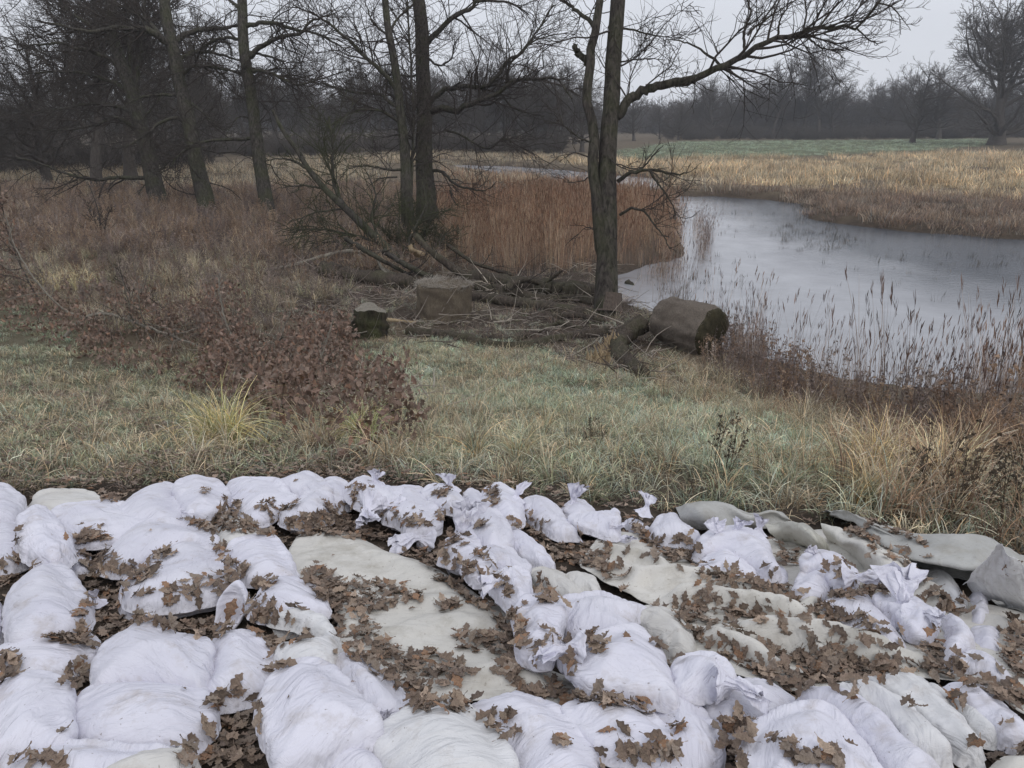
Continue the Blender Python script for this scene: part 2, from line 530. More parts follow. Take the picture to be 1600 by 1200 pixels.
# ------------------------------------------------------------------ tubes and branches (vectorised)
def tubes(P3, Rr, ns):
    """P3 (B,n,3), Rr (B,n) -> verts, quads"""
    B, n, _ = P3.shape
    T = np.gradient(P3, axis=1)
    T /= np.linalg.norm(T, axis=2, keepdims=True) + 1e-9
    ref = np.where(np.abs(T[:, :1, 2:3]) > .8, np.array([1., 0, 0]), np.array([0, 0, 1.]))
    ref = np.broadcast_to(ref, T.shape)
    A = np.cross(T, ref); A /= np.linalg.norm(A, axis=2, keepdims=True) + 1e-9
    Bn = np.cross(T, A)
    th = np.arange(ns) / ns * 2 * np.pi
    V = P3[:, :, None, :] + Rr[:, :, None, None] * (A[:, :, None, :] * np.cos(th)[None, None, :, None] + Bn[:, :, None, :] * np.sin(th)[None, None, :, None])
    idx = np.arange(B * n * ns).reshape(B, n, ns)
    nx = np.roll(idx, -1, axis=2)
    F = np.stack([idx[:, :-1], nx[:, :-1], nx[:, 1:], idx[:, 1:]], -1).reshape(-1, 4)
    return V.reshape(-1, 3), F

def merge(parts):
    vs, fs, k = [], [], 0
    for V, F in parts:
        vs.append(V); fs.append(F + k); k += len(V)
    return np.concatenate(vs), np.concatenate(fs)

def grow(start, dirn, length, r0, r1, n, wig, trop, g):
    B = len(start)
    p = start.copy(); d = dirn / (np.linalg.norm(dirn, axis=1, keepdims=True) + 1e-9)
    out = [p.copy()]
    st = (length / (n - 1))[:, None]
    for k in range(n - 1):
        d = d + g.normal(0, wig, (B, 3)); d[:, 2] += trop
        d /= np.linalg.norm(d, axis=1, keepdims=True)
        p = p + d * st
        out.append(p.copy())
    q = np.linspace(0, 1, n)[None, :]
    return np.stack(out, 1), r0[:, None] * (1 - q) + r1[:, None] * q

def spawn(P3, Rr, count, t0, t1, ang, lenr, rr, g, rmin, parent_len=True):
    """count children over all parents; picks longer parents more often"""
    B, n, _ = P3.shape
    L = np.linalg.norm(np.diff(P3, axis=1), axis=2).sum(1)
    pi = g.choice(B, count, p=L / L.sum())
    tt = g.uniform(t0, t1, count) * (n - 1)
    k = np.minimum(tt.astype(int), n - 2); f = (tt - k)[:, None]
    a, b = P3[pi, k], P3[pi, k + 1]
    s = a * (1 - f) + b * f
    d = b - a; d /= np.linalg.norm(d, axis=1, keepdims=True) + 1e-9
    rad = Rr[pi, k] * (1 - f[:, 0]) + Rr[pi, k + 1] * f[:, 0]
    q = g.normal(0, 1, (count, 3)); q -= (q * d).sum(1, keepdims=True) * d
    q /= np.linalg.norm(q, axis=1, keepdims=True) + 1e-9
    an = g.uniform(*ang, count)[:, None]
    dn = d * np.cos(an) + q * np.sin(an)
    ln = g.uniform(*lenr, count) * (L[pi] * (1.15 - .75 * tt / (n - 1)) if parent_len else 1)
    r = np.maximum(np.minimum(rad * rr, ln * .011), rmin)
    return s, dn, ln, np.minimum(r, np.maximum(rad * .9, rmin))

def twigs(P3, Rr, g, n1, n2, n3, rmin=.004, wig=.22, trop=.05, l1=(.25, .5), l2=(.3, .55), l3=(.3, .6), fine_sides=3, t0=.15, cap=9.):
    """three generations of side shoots on the given limbs -> list of (V,F)"""
    out = []
    s, d, l, r = spawn(P3, Rr, n1, t0, 1, (.45, 1.1), l1, .5, g, rmin * 1.6)
    l = np.minimum(l, cap)
    A, Ar = grow(s, d, l, r, np.full(n1, rmin), 7, wig, trop, g); out.append(tubes(A, Ar, 4))
    s, d, l, r = spawn(A, Ar, n2, .1, 1, (.4, 1.1), l2, .6, g, rmin * 1.2)
    Bq, Br = grow(s, d, l, r, np.full(n2, rmin * .7), 5, wig, trop, g); out.append(tubes(Bq, Br, 3))
    if n3:
        s, d, l, r = spawn(Bq, Br, n3, .1, 1, (.4, 1.1), l3, .7, g, rmin * .9)
        Cq, Cr = grow(s, d, l, r, np.full(n3, rmin * .55), 4, wig, trop, g); out.append(tubes(Cq, Cr, fine_sides))
    return out

def path3(c, pts, depth, dd=0.0, n=14):
    """pixel path at a distance -> 3-D path; dd drifts it nearer or farther towards its end"""
    q = cp(c, pts)
    m = len(q)
    dep = depth + dd * np.linspace(0, 1, m)
    return smooth_open(at_depth([a[0] for a in q], [a[1] for a in q], dep), n)

def rough_tube(p, r, ns=12, amp=.08, g=rng, seed=0):
    """one limb or log with a lumpy skin"""
    V, F = tubes(p[None], r[None], ns)
    n = len(p)
    V = V.reshape(n, ns, 3)
    c = p[:, None, :]
    k = 1 + amp * (g.normal(0, 1, (n, ns, 1)) * .6 + np.sin(np.arange(ns) * 2.1 + seed)[None, :, None] * .8)
    return (c + (V - c) * k).reshape(-1, 3), F

def cap_faces(n, ns, base=0):
    return np.arange(ns)[None, :] + base, (np.arange(ns)[::-1] + (n - 1) * ns)[None, :] + base

def tree(label, cat, trunk, r0, r1, limbs, tw, depth, name='bare_tree', bark=None, twig=None, group=None, seed=1, ground_at=None, flare=1.5, extra=None, ns=14, skip=(), epi=0):
    """trunk: list of (crop, pts); limbs: list of (crop, pts, r0, r1, dd)"""
    bark = bark or M_BARK; twig = twig or M_TWIG
    g = np.random.default_rng(seed)
    tp = path3(trunk[0], trunk[1], depth, 0, 30)
    wob = np.linspace(0, 9, 30) + seed; tp[:, 0] += r0 * .22 * (np.sin(wob) + .6 * np.sin(2.3 * wob)) * np.linspace(.2, 1, 30)
    zb = H(tp[:1, 0], tp[:1, 1])[0] - .15
    base = tp[0].copy(); base[2] = zb
    if tp[0, 2] > zb + .05: tp = np.concatenate([[base], tp])
    rr = np.linspace(r0, r1, len(tp)) * (1 + (flare - 1) * np.exp(-np.linspace(0, 9, len(tp)) * 1.2))
    root = empty(name, base + np.array([0, 0, .15]), label, cat, group)
    V, F = rough_tube(tp, rr, ns, .035, g, seed)
    part('trunk', V, F, bark, root)
    LP, LR = [], []
    for i, (c, pts, a, b, dd) in enumerate(limbs):
        lp = path3(c, pts, depth, dd, 22)
        lp[1:] += g.normal(0, a * .22, (21, 3))
        lr = np.linspace(a, b, 22)
        V, F = rough_tube(lp, lr, 8, .05, g, i)
        part('limb', V, F, bark, root)
        if i not in skip: LP.append(lp); LR.append(lr)
    if epi:
        # thin crooked shoots low on the trunk
        sT, dT, lT, rT = spawn(tp[None], rr[None], epi, .12, .75, (.9, 1.6), (1.0, 3.4), .1, g, .01, parent_len=False)
        dT[:, 2] -= .25
        ET, ER = grow(sT, dT, lT, np.maximum(lT * .010, .010), np.full(epi, .006), 10, .24, -.02, g)
        V, F = merge([tubes(ET, ER, 5)] + twigs(ET, ER, g, epi * 5, epi * 12, epi * 7, rmin=.0055, wig=.26, trop=-.01, l1=(.3, .7), l2=(.35, .8), l3=(.4, .9)))
        part('low_shoots', V, F, twig, root, kind='stuff')
    if tw:
        n1, n2, n3, kw = tw
        A = np.stack(LP) if LP else tp[None, -22:]
        Ar = np.stack(LR) if LP else rr[None, -22:]
        V, F = merge(twigs(A, Ar, g, n1, n2, n3, **kw))
        part('crown', V, F, twig, root)
    return root
# ------------------------------------------------------------------ sandbags
# crop, outline in the crop, height, layer (5 cm steps), material, label, optional necks
BAGS = [
 ('A', [(-60,105),(0,102),(45,112),(88,150),(95,208),(20,240),(-60,255)], .13, 1, 'w', 'smooth white sandbag cut by the left photo edge, hindmost of the bags at that edge', []),
 ('A', [(110,165),(165,132),(260,125),(340,125),(400,145),(440,170),(300,190),(180,192),(125,188)], .08, 0, 'c', 'thin cream sandbag against the grass at the back left, half covered by white bags', []),
 ('A', [(455,185),(520,125),(600,98),(670,93),(700,150),(712,235),(640,252),(560,250),(480,240)], .14, 1, 'w', 'white sandbag with leaves on its back edge, left neighbour of the squarish bag', []),
 ('A', [(205,210),(270,180),(360,168),(460,170),(520,190),(600,225),(620,260),(500,300),(440,312),(330,322),(240,290)], .11, 1, 'w', 'flat wrinkled white sandbag right beside the gathered cloth at the back left', []),
 ('A', [(-60,265),(30,235),(70,225),(130,290),(135,360),(90,400),(0,425),(-60,420)], .12, 0, 'w', 'white sandbag in front of the gathered cloth with leaves lying in its hollow', []),
 ('A', [(55,290),(90,195),(150,180),(215,205),(262,275),(290,335),(285,365),(210,400),(140,385),(85,360)], .15, 2, 'n', 'loosely gathered white bag mouth billowing up among the bags at the back left', []),
 ('A', [(215,390),(240,350),(300,340),(345,365),(340,420),(300,442),(250,430)], .07, 0, 'w', 'small white bag corner peeping out below the gathered cloth at the left', []),
 ('A', [(378,395),(430,325),(495,262),(560,248),(650,245),(760,275),(842,305),(835,345),(700,345),(600,370),(490,425),(400,420)], .13, 1, 'w', 'wide white sandbag tucked behind the plump deep-creased bag', []),
 ('A', [(468,520),(490,470),(600,420),(560,390),(640,345),(720,322),(805,330),(870,380),(905,455),(885,505),(780,535),(650,556),(520,552)], .15, 1, 'w', 'plump white sandbag with deep parallel creases and a few leaf scraps on top', []),
 ('A', [(470,560),(560,556),(690,545),(745,548),(720,585),(640,600),(560,608),(490,590)], .07, 0, 'w', 'edge of a flat white sandbag showing below the plump deep-creased bag', []),
 ('A', [(683,95),(735,68),(800,66),(850,80),(880,130),(882,175),(790,220),(725,205),(690,160)], .14, 2, 'w', 'squarish plump white sandbag standing out in the back row against the grass', [((735,205),(-.3,-.5,.3),.35)]),
 ('A', [(872,95),(930,82),(1010,86),(1085,95),(1130,130),(1175,142),(1100,190),(1030,232),(950,236),(930,200),(885,150)], .13, 1, 'w', 'white back row sandbag with a pointed end resting on its neighbour', []),
 ('A', [(1070,98),(1110,75),(1165,60),(1225,64),(1275,95),(1302,150),(1305,200),(1250,236),(1130,236),(1088,205),(1180,142)], .15, 1, 'w', 'high rounded white sandbag in the back row with a wrinkled lower edge', []),
 ('B', [(-5,85),(60,78),(105,95),(132,125),(125,165),(70,185),(0,225),(-20,180)], .13, 0, 'w', 'white back row sandbag seamed across, left of the ragged gathered necks', []),
 ('A', [(845,300),(850,228),(890,222),(935,232),(985,270),(1003,308),(930,325),(880,332)], .10, 1, 'c', 'small cream sandbag with folds wedged beside the grey fabric sheet', []),
 ('A', [(880,375),(900,335),(1000,318),(1075,318),(1120,365),(1172,455),(1100,466),(1010,466),(940,458),(905,425)], .12, 1, 'w', 'creased white sandbag lying along the sheet edge with leaves on its shoulder', []),
 ('A', [(955,560),(985,535),(1020,490),(1045,458),(1120,448),(1210,478),(1270,535),(1290,570),(1250,590),(1170,603),(1060,606),(990,592)], .12, 1, 'w', 'white sandbag pointing at the sheet with two leaf clumps on its left end', []),
 ('A', [(1040,610),(1100,596),(1180,590),(1260,612),(1312,665),(1332,740),(1318,790),(1280,812),(1150,810),(1065,760),(1110,720),(1240,690),(1160,640)], .13, 1, 'k', 'bright cream white sandbag half hidden by a wide leaf drift', []),
 ('A', [(8,560),(20,510),(70,460),(150,420),(210,382),(245,410),(305,475),(350,555),(335,625),(250,665),(130,692),(35,705),(8,650)], .16, 1, 'w', 'big white sandbag rising to a peaked corner at the left of the pile', []),
 ('A', [(-70,530),(-10,535),(12,570),(16,620),(0,690),(-70,700)], .11, 0, 'w', 'sliver of a white sandbag at the left edge beside the peaked bag', []),
 ('A', [(-60,760),(0,722),(90,690),(190,668),(300,682),(375,735),(365,768),(280,805),(200,838),(60,858),(-60,840)], .12, 0, 'w', 'wide flat white sandbag with a leaf drift on its right end at the left edge', []),
 ('A', [(352,865),(360,780),(385,720),(450,680),(520,650),(575,640),(690,690),(800,700),(822,760),(812,840),(785,880),(690,868),(560,858),(430,872)], .14, 1, 'w', 'white sandbag with fanned creases drawn to one side, middle of the left pile', []),
 ('A', [(815,740),(830,705),(890,688),(960,688),(1030,725),(1068,800),(1072,850),(1020,895),(940,922),(860,938),(795,915),(790,870),(815,840)], .14, 0, 'w', 'smooth white sandbag tucked behind the big bare bag and beside the fanned one', []),
 ('A', [(-60,920),(0,870),(70,842),(165,832),(250,852),(286,905),(282,990),(262,1085),(180,1125),(80,1142),(0,1152),(-60,1130)], .14, 1, 'w', 'white sandbag at the lower left with one wide oak leaf flat on it', []),
 ('A', [(282,985),(300,925),(350,885),(440,866),(560,858),(680,868),(800,890),(815,940),(848,988),(810,1050),(740,1105),(600,1132),(440,1118),(330,1105),(275,1060)], .15, 0, 'w', 'largest white sandbag of the lower left with shallow dents across its top', []),
 ('A', [(1005,960),(1030,890),(1085,825),(1180,795),(1260,797),(1350,850),(1430,930),(1490,1020),(1440,1065),(1340,1105),(1230,1150),(1130,1195),(1065,1195),(1048,1100),(1015,1020)], .17, 2, 'w', 'big bare white pillow shaped sandbag with a pointed right corner at the bottom', []),
 ('A', [(60,1180),(120,1135),(260,1108),(400,1118),(600,1132),(740,1140),(720,1200),(600,1260),(300,1280),(60,1270)], .10, 1, 'w', 'white sandbag along the bottom edge with a leaf clump at its left', []),
 ('A', [(330,1260),(440,1195),(560,1152),(680,1138),(750,1140),(730,1220),(600,1280),(400,1300)], .12, 1, 'c', 'cream sandbag cut by the bottom edge in front of the largest lower left bag', []),
 ('B', [(-40,1200),(10,1145),(90,1088),(150,1082),(205,1105),(260,1160),(290,1215),(230,1290),(60,1300),(-40,1270)], .14, 0, 'w', 'white sandbag cut by the bottom edge between the two big pillow bags', []),
 ('B', [(40,800),(75,778),(140,780),(215,812),(290,885),(345,955),(366,990),(320,1018),(225,1065),(150,1040),(80,930)], .14, 0, 'w', 'white sandbag squeezed behind the big bare pillow bag with a tiny tie at its tip', [((228,1005),(.5,-.6,.3),.35)]),
 ('B', [(205,1095),(260,1040),(340,995),(430,962),(500,955),(580,975),(660,1045),(730,1130),(780,1220),(740,1310),(500,1350),(300,1320),(270,1210)], .16, 1, 'k', 'smooth bulging white sandbag at the bottom edge with a grey speckled dent', []),
 ('B', [(568,985),(640,950),(715,925),(762,888),(795,918),(870,950),(950,995),(1030,1060),(1085,1140),(1115,1230),(1080,1310),(800,1310),(745,1170),(650,1070)], .15, 0, 'w', 'white sandbag with a peaked top and two leaf clumps at the bottom edge', []),
 ('B', [(955,985),(1000,955),(1080,940),(1180,933),(1260,975),(1340,1040),(1410,1090),(1420,1160),(1330,1180),(1190,1150),(1090,1120),(1020,1045)], .13, 1, 'w', 'white sandbag lying right of the peaked one with leaves along its lower side', []),
 ('C', [(-85,960),(-50,925),(20,925),(100,945),(155,1000),(205,1080),(222,1150),(160,1205),(60,1240),(-60,1240),(-70,1150),(-40,1060)], .14, 0, 'w', 'white bottom edge sandbag with a tan leaf on top and leaves along its right', []),
 # middle row running back from the bottom right to the grass
 ('B', [(90,110),(110,85),(160,65),(205,68),(260,100),(320,110),(310,145),(250,165),(170,178),(120,150)], .12, 2, 'w', 'white back row sandbag with an upright neck tuft against the grass, left of centre', [((215,80),(-.05,-.1,1),.75)]),
 ('B', [(245,215),(255,165),(275,125),(330,108),(400,118),(440,165),(470,240),(455,262),(400,268),(340,272),(300,235)], .14, 1, 'w', 'white sandbag with a wrung ragged mouth hanging over leaves, left of the big knot', [((285,175),(-.7,-.5,.5),.9)]),
 ('B', [(400,125),(450,108),(520,112),(560,140),(575,175),(540,195),(470,180),(420,150)], .11, 2, 'w', 'small white sandbag with a bent upright neck tuft just behind the big knot', [((508,100),(-.15,0,1),.8)]),
 ('B', [(558,140),(590,115),(620,125),(670,175),(655,200),(610,190),(575,172)], .09, 1, 'w', 'narrow white fold of a sandbag left of the ring shaped bag', []),
 ('B', [(640,125),(660,98),(700,96),(755,120),(790,165),(796,225),(740,235),(680,215),(645,190),(630,160)], .14, 1, 'w', 'ring shaped white sandbag cradling leaves with a pointed tuft at its corner', [((765,140),(.05,.1,1),.7)]),
 ('B', [(793,185),(800,160),(850,146),(905,170),(950,215),(985,260),(1030,292),(980,290),(925,288),(860,250),(805,215)], .12, 0, 'w', 'smooth white sandbag sloping to a thin point right of the ring shaped bag', []),
 ('B', [(960,195),(975,165),(1010,158),(1050,175),(1075,195),(1040,215),(990,215)], .08, 0, 'w', 'small white bag base under the tallest upright neck tuft by the grass', [((992,160),(0,.05,1),1.15)]),
 ('B', [(985,225),(1005,208),(1070,206),(1120,195),(1145,178),(1165,215),(1174,262),(1165,290),(1110,284),(1060,265),(1010,248)], .11, 1, 'w', 'short white sandbag flared like a sleeve at its right end below the tall tuft', [((1160,255),(.9,-.3,0),.55)]),
 ('B', [(575,225),(590,200),(640,193),(700,212),(740,260),(752,300),(735,340),(690,350),(640,348),(590,310)], .15, 1, 'w', 'round white sandbag behind the big knotted neck with leaves in its dent', []),
 ('B', [(738,300),(760,275),(795,280),(850,325),(895,385),(918,420),(860,412),(800,380),(755,345)], .11, 0, 'w', 'slim white sandbag pointing down right, second behind the big knot', []),
 ('B', [(610,370),(650,342),(700,340),(755,360),(800,400),(815,432),(760,440),(690,432),(630,415)], .12, 1, 'w', 'plain white sandbag right below the round one with a leaf on its crest', []),
 ('B', [(460,375),(480,340),(530,295),(580,290),(620,330),(680,385),(690,420),(665,455),(600,462),(560,425),(530,395)], .13, 2, 'n', 'white sandbag with a big knotted upright neck, tallest knot of the pile', [((550,285),(0,.05,1),1.4)]),
 ('B', [(655,470),(690,442),(745,436),(800,450),(838,510),(862,570),(850,605),(800,612),(745,570),(690,510)], .14, 2, 'n', 'twisted white sandbag mouth draped downhill below the big knot', [((700,470),(-.8,-.3,.4),.8)]),
 ('B', [(815,450),(860,430),(905,430),(965,452),(1010,490),(1032,522),(970,532),(880,495)], .09, 0, 'c', 'cream sandbag with leaves on it right of the twisted draped mouth', []),
 ('B', [(950,460),(990,448),(1045,460),(1090,495),(1108,528),(1050,534),(1000,500)], .09, 0, 'c', 'cream bag corner furthest right of the twisted draped mouth', []),
 ('B', [(925,575),(945,555),(1010,540),(1090,524),(1165,540),(1235,558),(1298,575),(1250,600),(1210,620),(1268,668),(1200,685),(1080,682),(985,680),(940,640)], .13, 1, 'w', 'wide white sandbag with a pointed right tip on the middle row', []),
 ('B', [(765,640),(800,590),(850,562),(910,555),(950,580),(945,650),(925,720),(905,760),(850,765),(770,735),(800,690)], .16, 2, 'n', 'upright curtain of white bag cloth spreading over the leaves at mid row', []),
 ('B', [(930,740),(975,715),(1060,720),(1120,690),(1200,668),(1272,675),(1330,735),(1380,810),(1405,875),(1402,928),(1300,912),(1190,892),(1060,880),(985,800)], .16, 2, 'w', 'big white sandbag with a torn mouth full of leaves in the middle row', [((965,735),(-.9,-.1,.25),.9)]),
 ('B', [(1220,615),(1260,592),(1320,582),(1385,605),(1440,660),(1468,720),(1440,755),(1375,745),(1325,690),(1275,660)], .13, 0, 'c', 'cream sandbag behind the torn bag with leaves along its left side', []),
 ('C', [(28,800),(60,775),(110,770),(190,782),(245,820),(262,848),(215,885),(120,905),(60,905),(38,870)], .13, 2, 'w', 'small plump white sandbag with a flat tail right of the torn bag', [((255,865),(.9,-.25,.1),.9)]),
 # right slope
 ('B', [(1190,235),(1230,232),(1290,262),(1350,300),(1372,350),(1320,345),(1270,320),(1215,270)], .08, 0, 'w', 'thin curved white sandbag strewn with leaves left of the grey flap', [((1200,310),(0,-.5,.6),.5)]),
 ('C', [(-55,260),(-20,222),(15,200),(50,212),(85,252),(140,290),(110,312),(20,305),(-40,290)], .13, 1, 'w', 'humped white sandbag at the left foot of the grey flap with a tuft behind', [((-75,185),(.4,.2,1),.75)]),
 ('C', [(112,345),(140,310),(190,285),(260,290),(330,300),(400,325),(445,400),(440,430),(390,432),(320,390),(230,352),(150,362)], .15, 1, 'w', 'crumpled white sandbag with several knots on its ridge right of the humped one', [((205,290),(-.3,.1,1),.8),((275,270),(.3,.1,1),.7),((365,265),(.2,.2,1),.6)]),
 ('C', [(130,425),(150,385),(190,358),(250,355),(315,395),(358,450),(300,458),(240,452),(170,465),(135,450)], .12, 1, 'w', 'white sandbag with orange leaves on it, right below the crumpled one', []),
 ('C', [(220,490),(260,478),(330,478),(375,500),(390,524),(330,526),(260,515)], .07, 0, 'w', 'low white bag edge half buried in leaves below the orange leaf bag', []),
 ('C', [(498,495),(530,455),(585,430),(640,440),(688,485),(650,497),(632,520),(570,524),(515,515)], .11, 1, 'w', 'rounded white sandbag below the twisted ruffled mouth on the right slope', []),
 ('C', [(390,465),(410,435),(450,430),(482,460),(470,488),(420,490)], .08, 0, 'w', 'small white bag lump left of the twisted ruffled mouth', []),
 ('C', [(530,400),(570,360),(630,365),(690,385),(740,425),(756,460),(720,482),(660,470),(600,430),(550,425)], .11, 2, 'n', 'twisted ruffled white bag mouth on the right slope above the rounded bag', [((735,455),(.8,-.4,.2),.8),((585,372),(-.3,.2,1),.5)]),
 ('C', [(600,575),(650,548),(720,535),(775,525),(830,570),(890,635),(938,695),(915,722),(850,715),(770,712),(715,645),(660,605)], .11, 1, 'w', 'flat white sandbag with a dark twig and an orange leaf on the right slope', []),
 ('C', [(830,560),(870,545),(930,550),(1000,580),(1055,610),(1062,650),(1035,682),(985,680),(940,660),(900,600)], .12, 1, 'n', 'white sandbag with a tall wrung knot right of the dark twig bag', [((930,560),(-.1,.1,1),1.25),((1000,600),(.4,-.5,.6),.8)]),
 ('C', [(985,455),(1030,442),(1090,440),(1140,475),(1180,540),(1186,562),(1120,572),(1050,530)], .12, 0, 'k', 'pale smooth sandbag below the tent of fleece at the right', []),
 ('C', [(1182,540),(1205,520),(1240,530),(1260,560),(1250,580),(1205,578)], .09, 0, 'w', 'small round white bag end just under the tent of fleece', []),
 ('C', [(1185,590),(1215,565),(1250,585),(1262,625),(1240,640),(1200,632)], .09, 0, 'w', 'second small white bag end below the tent of fleece', []),
 ('C', [(1085,605),(1110,598),(1180,650),(1205,700),(1190,725),(1140,760),(1108,788),(1088,720),(1110,680)], .09, 1, 'w', 'three cornered white cloth bag folded over the leaves far right', []),
 ('C', [(1195,670),(1240,655),(1305,665),(1310,720),(1320,770),(1260,760),(1205,740)], .08, 0, 'w', 'flat white bag in the leaves at the far right, behind the pointed one', []),
 ('C', [(1130,805),(1165,765),(1215,745),(1290,775),(1355,838),(1340,852),(1275,848),(1200,818)], .09, 1, 'w', 'pointed white sandbag lowest on the far right slope above the grey ridge', []),
 # front right row
 ('C', [(100,930),(150,905),(250,878),(360,863),(430,890),(490,925),(530,955),(450,995),(320,1035),(240,1042),(185,1010),(150,965)], .12, 0, 'w', 'white sandbag with small dark twigs on it, leftmost of the front right row', []),
 ('C', [(310,1150),(335,1070),(390,1015),(470,985),(580,972),(660,1010),(740,1070),(810,1150),(860,1240),(840,1320),(400,1320),(330,1240)], .16, 1, 'w', 'big white sandbag hollowed in the middle and filled with oak leaves at the bottom right', []),
 ('C', [(510,925),(560,905),(640,905),(740,935),(830,985),(905,1065),(985,1135),(1090,1205),(1050,1260),(900,1250),(800,1140),(700,1040),(600,970)], .14, 1, 'w', 'long white sandbag running diagonally down from the leaf drift to the bottom right', []),
 ('C', [(660,905),(710,888),(775,888),(850,915),(950,985),(1060,1075),(1128,1160),(1060,1150),(960,1135),(890,1045),(780,965)], .13, 1, 'k', 'cream white sandbag with a pointed tip, second of the slanting bags at the lower right', []),
 ('C', [(800,880),(850,856),(920,862),(1010,895),(1110,965),(1200,1050),(1258,1145),(1190,1148),(1120,1120),(1010,1015),(900,935)], .13, 0, 'k', 'bright white sandbag with leaf crumbs, third of the slanting bags at the lower right', []),
 ('C', [(960,880),(1040,895),(1140,950),(1240,1020),(1310,1078),(1255,1085),(1180,1040),(1080,960)], .10, 0, 'k', 'narrow white bag edge between the last two slanting bags at the lower right', []),
 ('C', [(1058,910),(1100,892),(1160,894),(1240,925),(1330,995),(1420,1065),(1415,1092),(1330,1085),(1240,1020),(1150,955)], .13, 0, 'w', 'white sandbag furthest right in the front row, leaves along its upper seam', []),
 ('C', [(385,1190),(410,1150),(460,1140),(515,1175),(530,1230),(440,1280),(390,1250)], .10, 2, 'w', 'small white bag corner at the bottom edge beside the leaf filled hollow', []),
 ('C', [(1255,1200),(1330,1160),(1420,1130),(1480,1200),(1400,1280),(1280,1280)], .08, 0, 's', 'grey green sandbag cut by the lower right photo corner', []),
]

BAGS = [(c, p, h * (.88 if m != 'n' else .92), l, m, lb, nk) for c, p, h, l, m, lb, nk in BAGS]
MATS = {'w': M_BAG, 'c': M_CREAM, 'k': M_CREAM, 'n': M_NECK, 's': M_SHEET}
M_BRIGHT = mat_bag('warm_white_sandbag_fabric', (.76, .76, .775), (.70, .70, .70))
MATS['k'] = M_BRIGHT

def bag_mesh(world2d, hgt, z0, g, sp):
    """points, core heights and triangles of one bag's upper skin in plan"""
    per = np.linalg.norm(world2d - np.roll(world2d, -1, 0), axis=1).sum()
    nb = max(18, int(per / sp))
    B = smooth_closed(world2d, nb)
    B = B + g.normal(0, .0025, B.shape)
    lo, hi = B.min(0), B.max(0)
    xs = np.arange(lo[0], hi[0], sp); ys = np.arange(lo[1], hi[1], sp * .866)
    X, Y = np.meshgrid(xs, ys)
    X = X + (np.arange(len(ys)) % 2)[:, None] * sp * .5
    X = X + g.normal(0, sp * .13, X.shape); Y = Y + g.normal(0, sp * .13, Y.shape)
    bl = [tuple(b) for b in B]
    sd = sdpoly(X.ravel(), Y.ravel(), bl)
    k = sd > sp * .55
    I = np.stack([X.ravel()[k], Y.ravel()[k]], 1); si = sd[k]
    pts = np.concatenate([B, I]); sd = np.concatenate([np.zeros(nb), si])
    res = delaunay_2d_cdt([Vector(p) for p in pts], [(i, (i + 1) % nb) for i in range(nb)], [list(range(nb))], 1, 1e-6)
    V2 = np.array([tuple(v) for v in res[0]])
    if len(V2) != len(pts):
        sd = np.maximum(sdpoly(V2[:, 0], V2[:, 1], bl), 0)
    T = np.array([f for f in res[2] if len(f) == 3])
    orig = [o[0] if o else -1 for o in res[3]]
    rim = np.array([0 <= o < nb for o in orig]) if len(V2) == len(pts) else sd < 1e-5
    w = min(.125, sd.max() * .95)
    q = np.clip(sd / w, 0, 1)
    dome = np.sqrt(1 - (1 - q) ** 2.0)
    cent = sd / sd.max()
    lump = (fbm(V2[:, 0] * 7 + g.uniform(0, 99), V2[:, 1] * 7, 5) - .5) * .30 + (fbm(V2[:, 0] * 3 + g.uniform(0, 99), V2[:, 1] * 3, 6) - .5) * .5
    h = hgt * (.15 + .81 * dome * (.74 + .26 * cent + .5 * lump * q))
    return V2, T, rim, h, bl

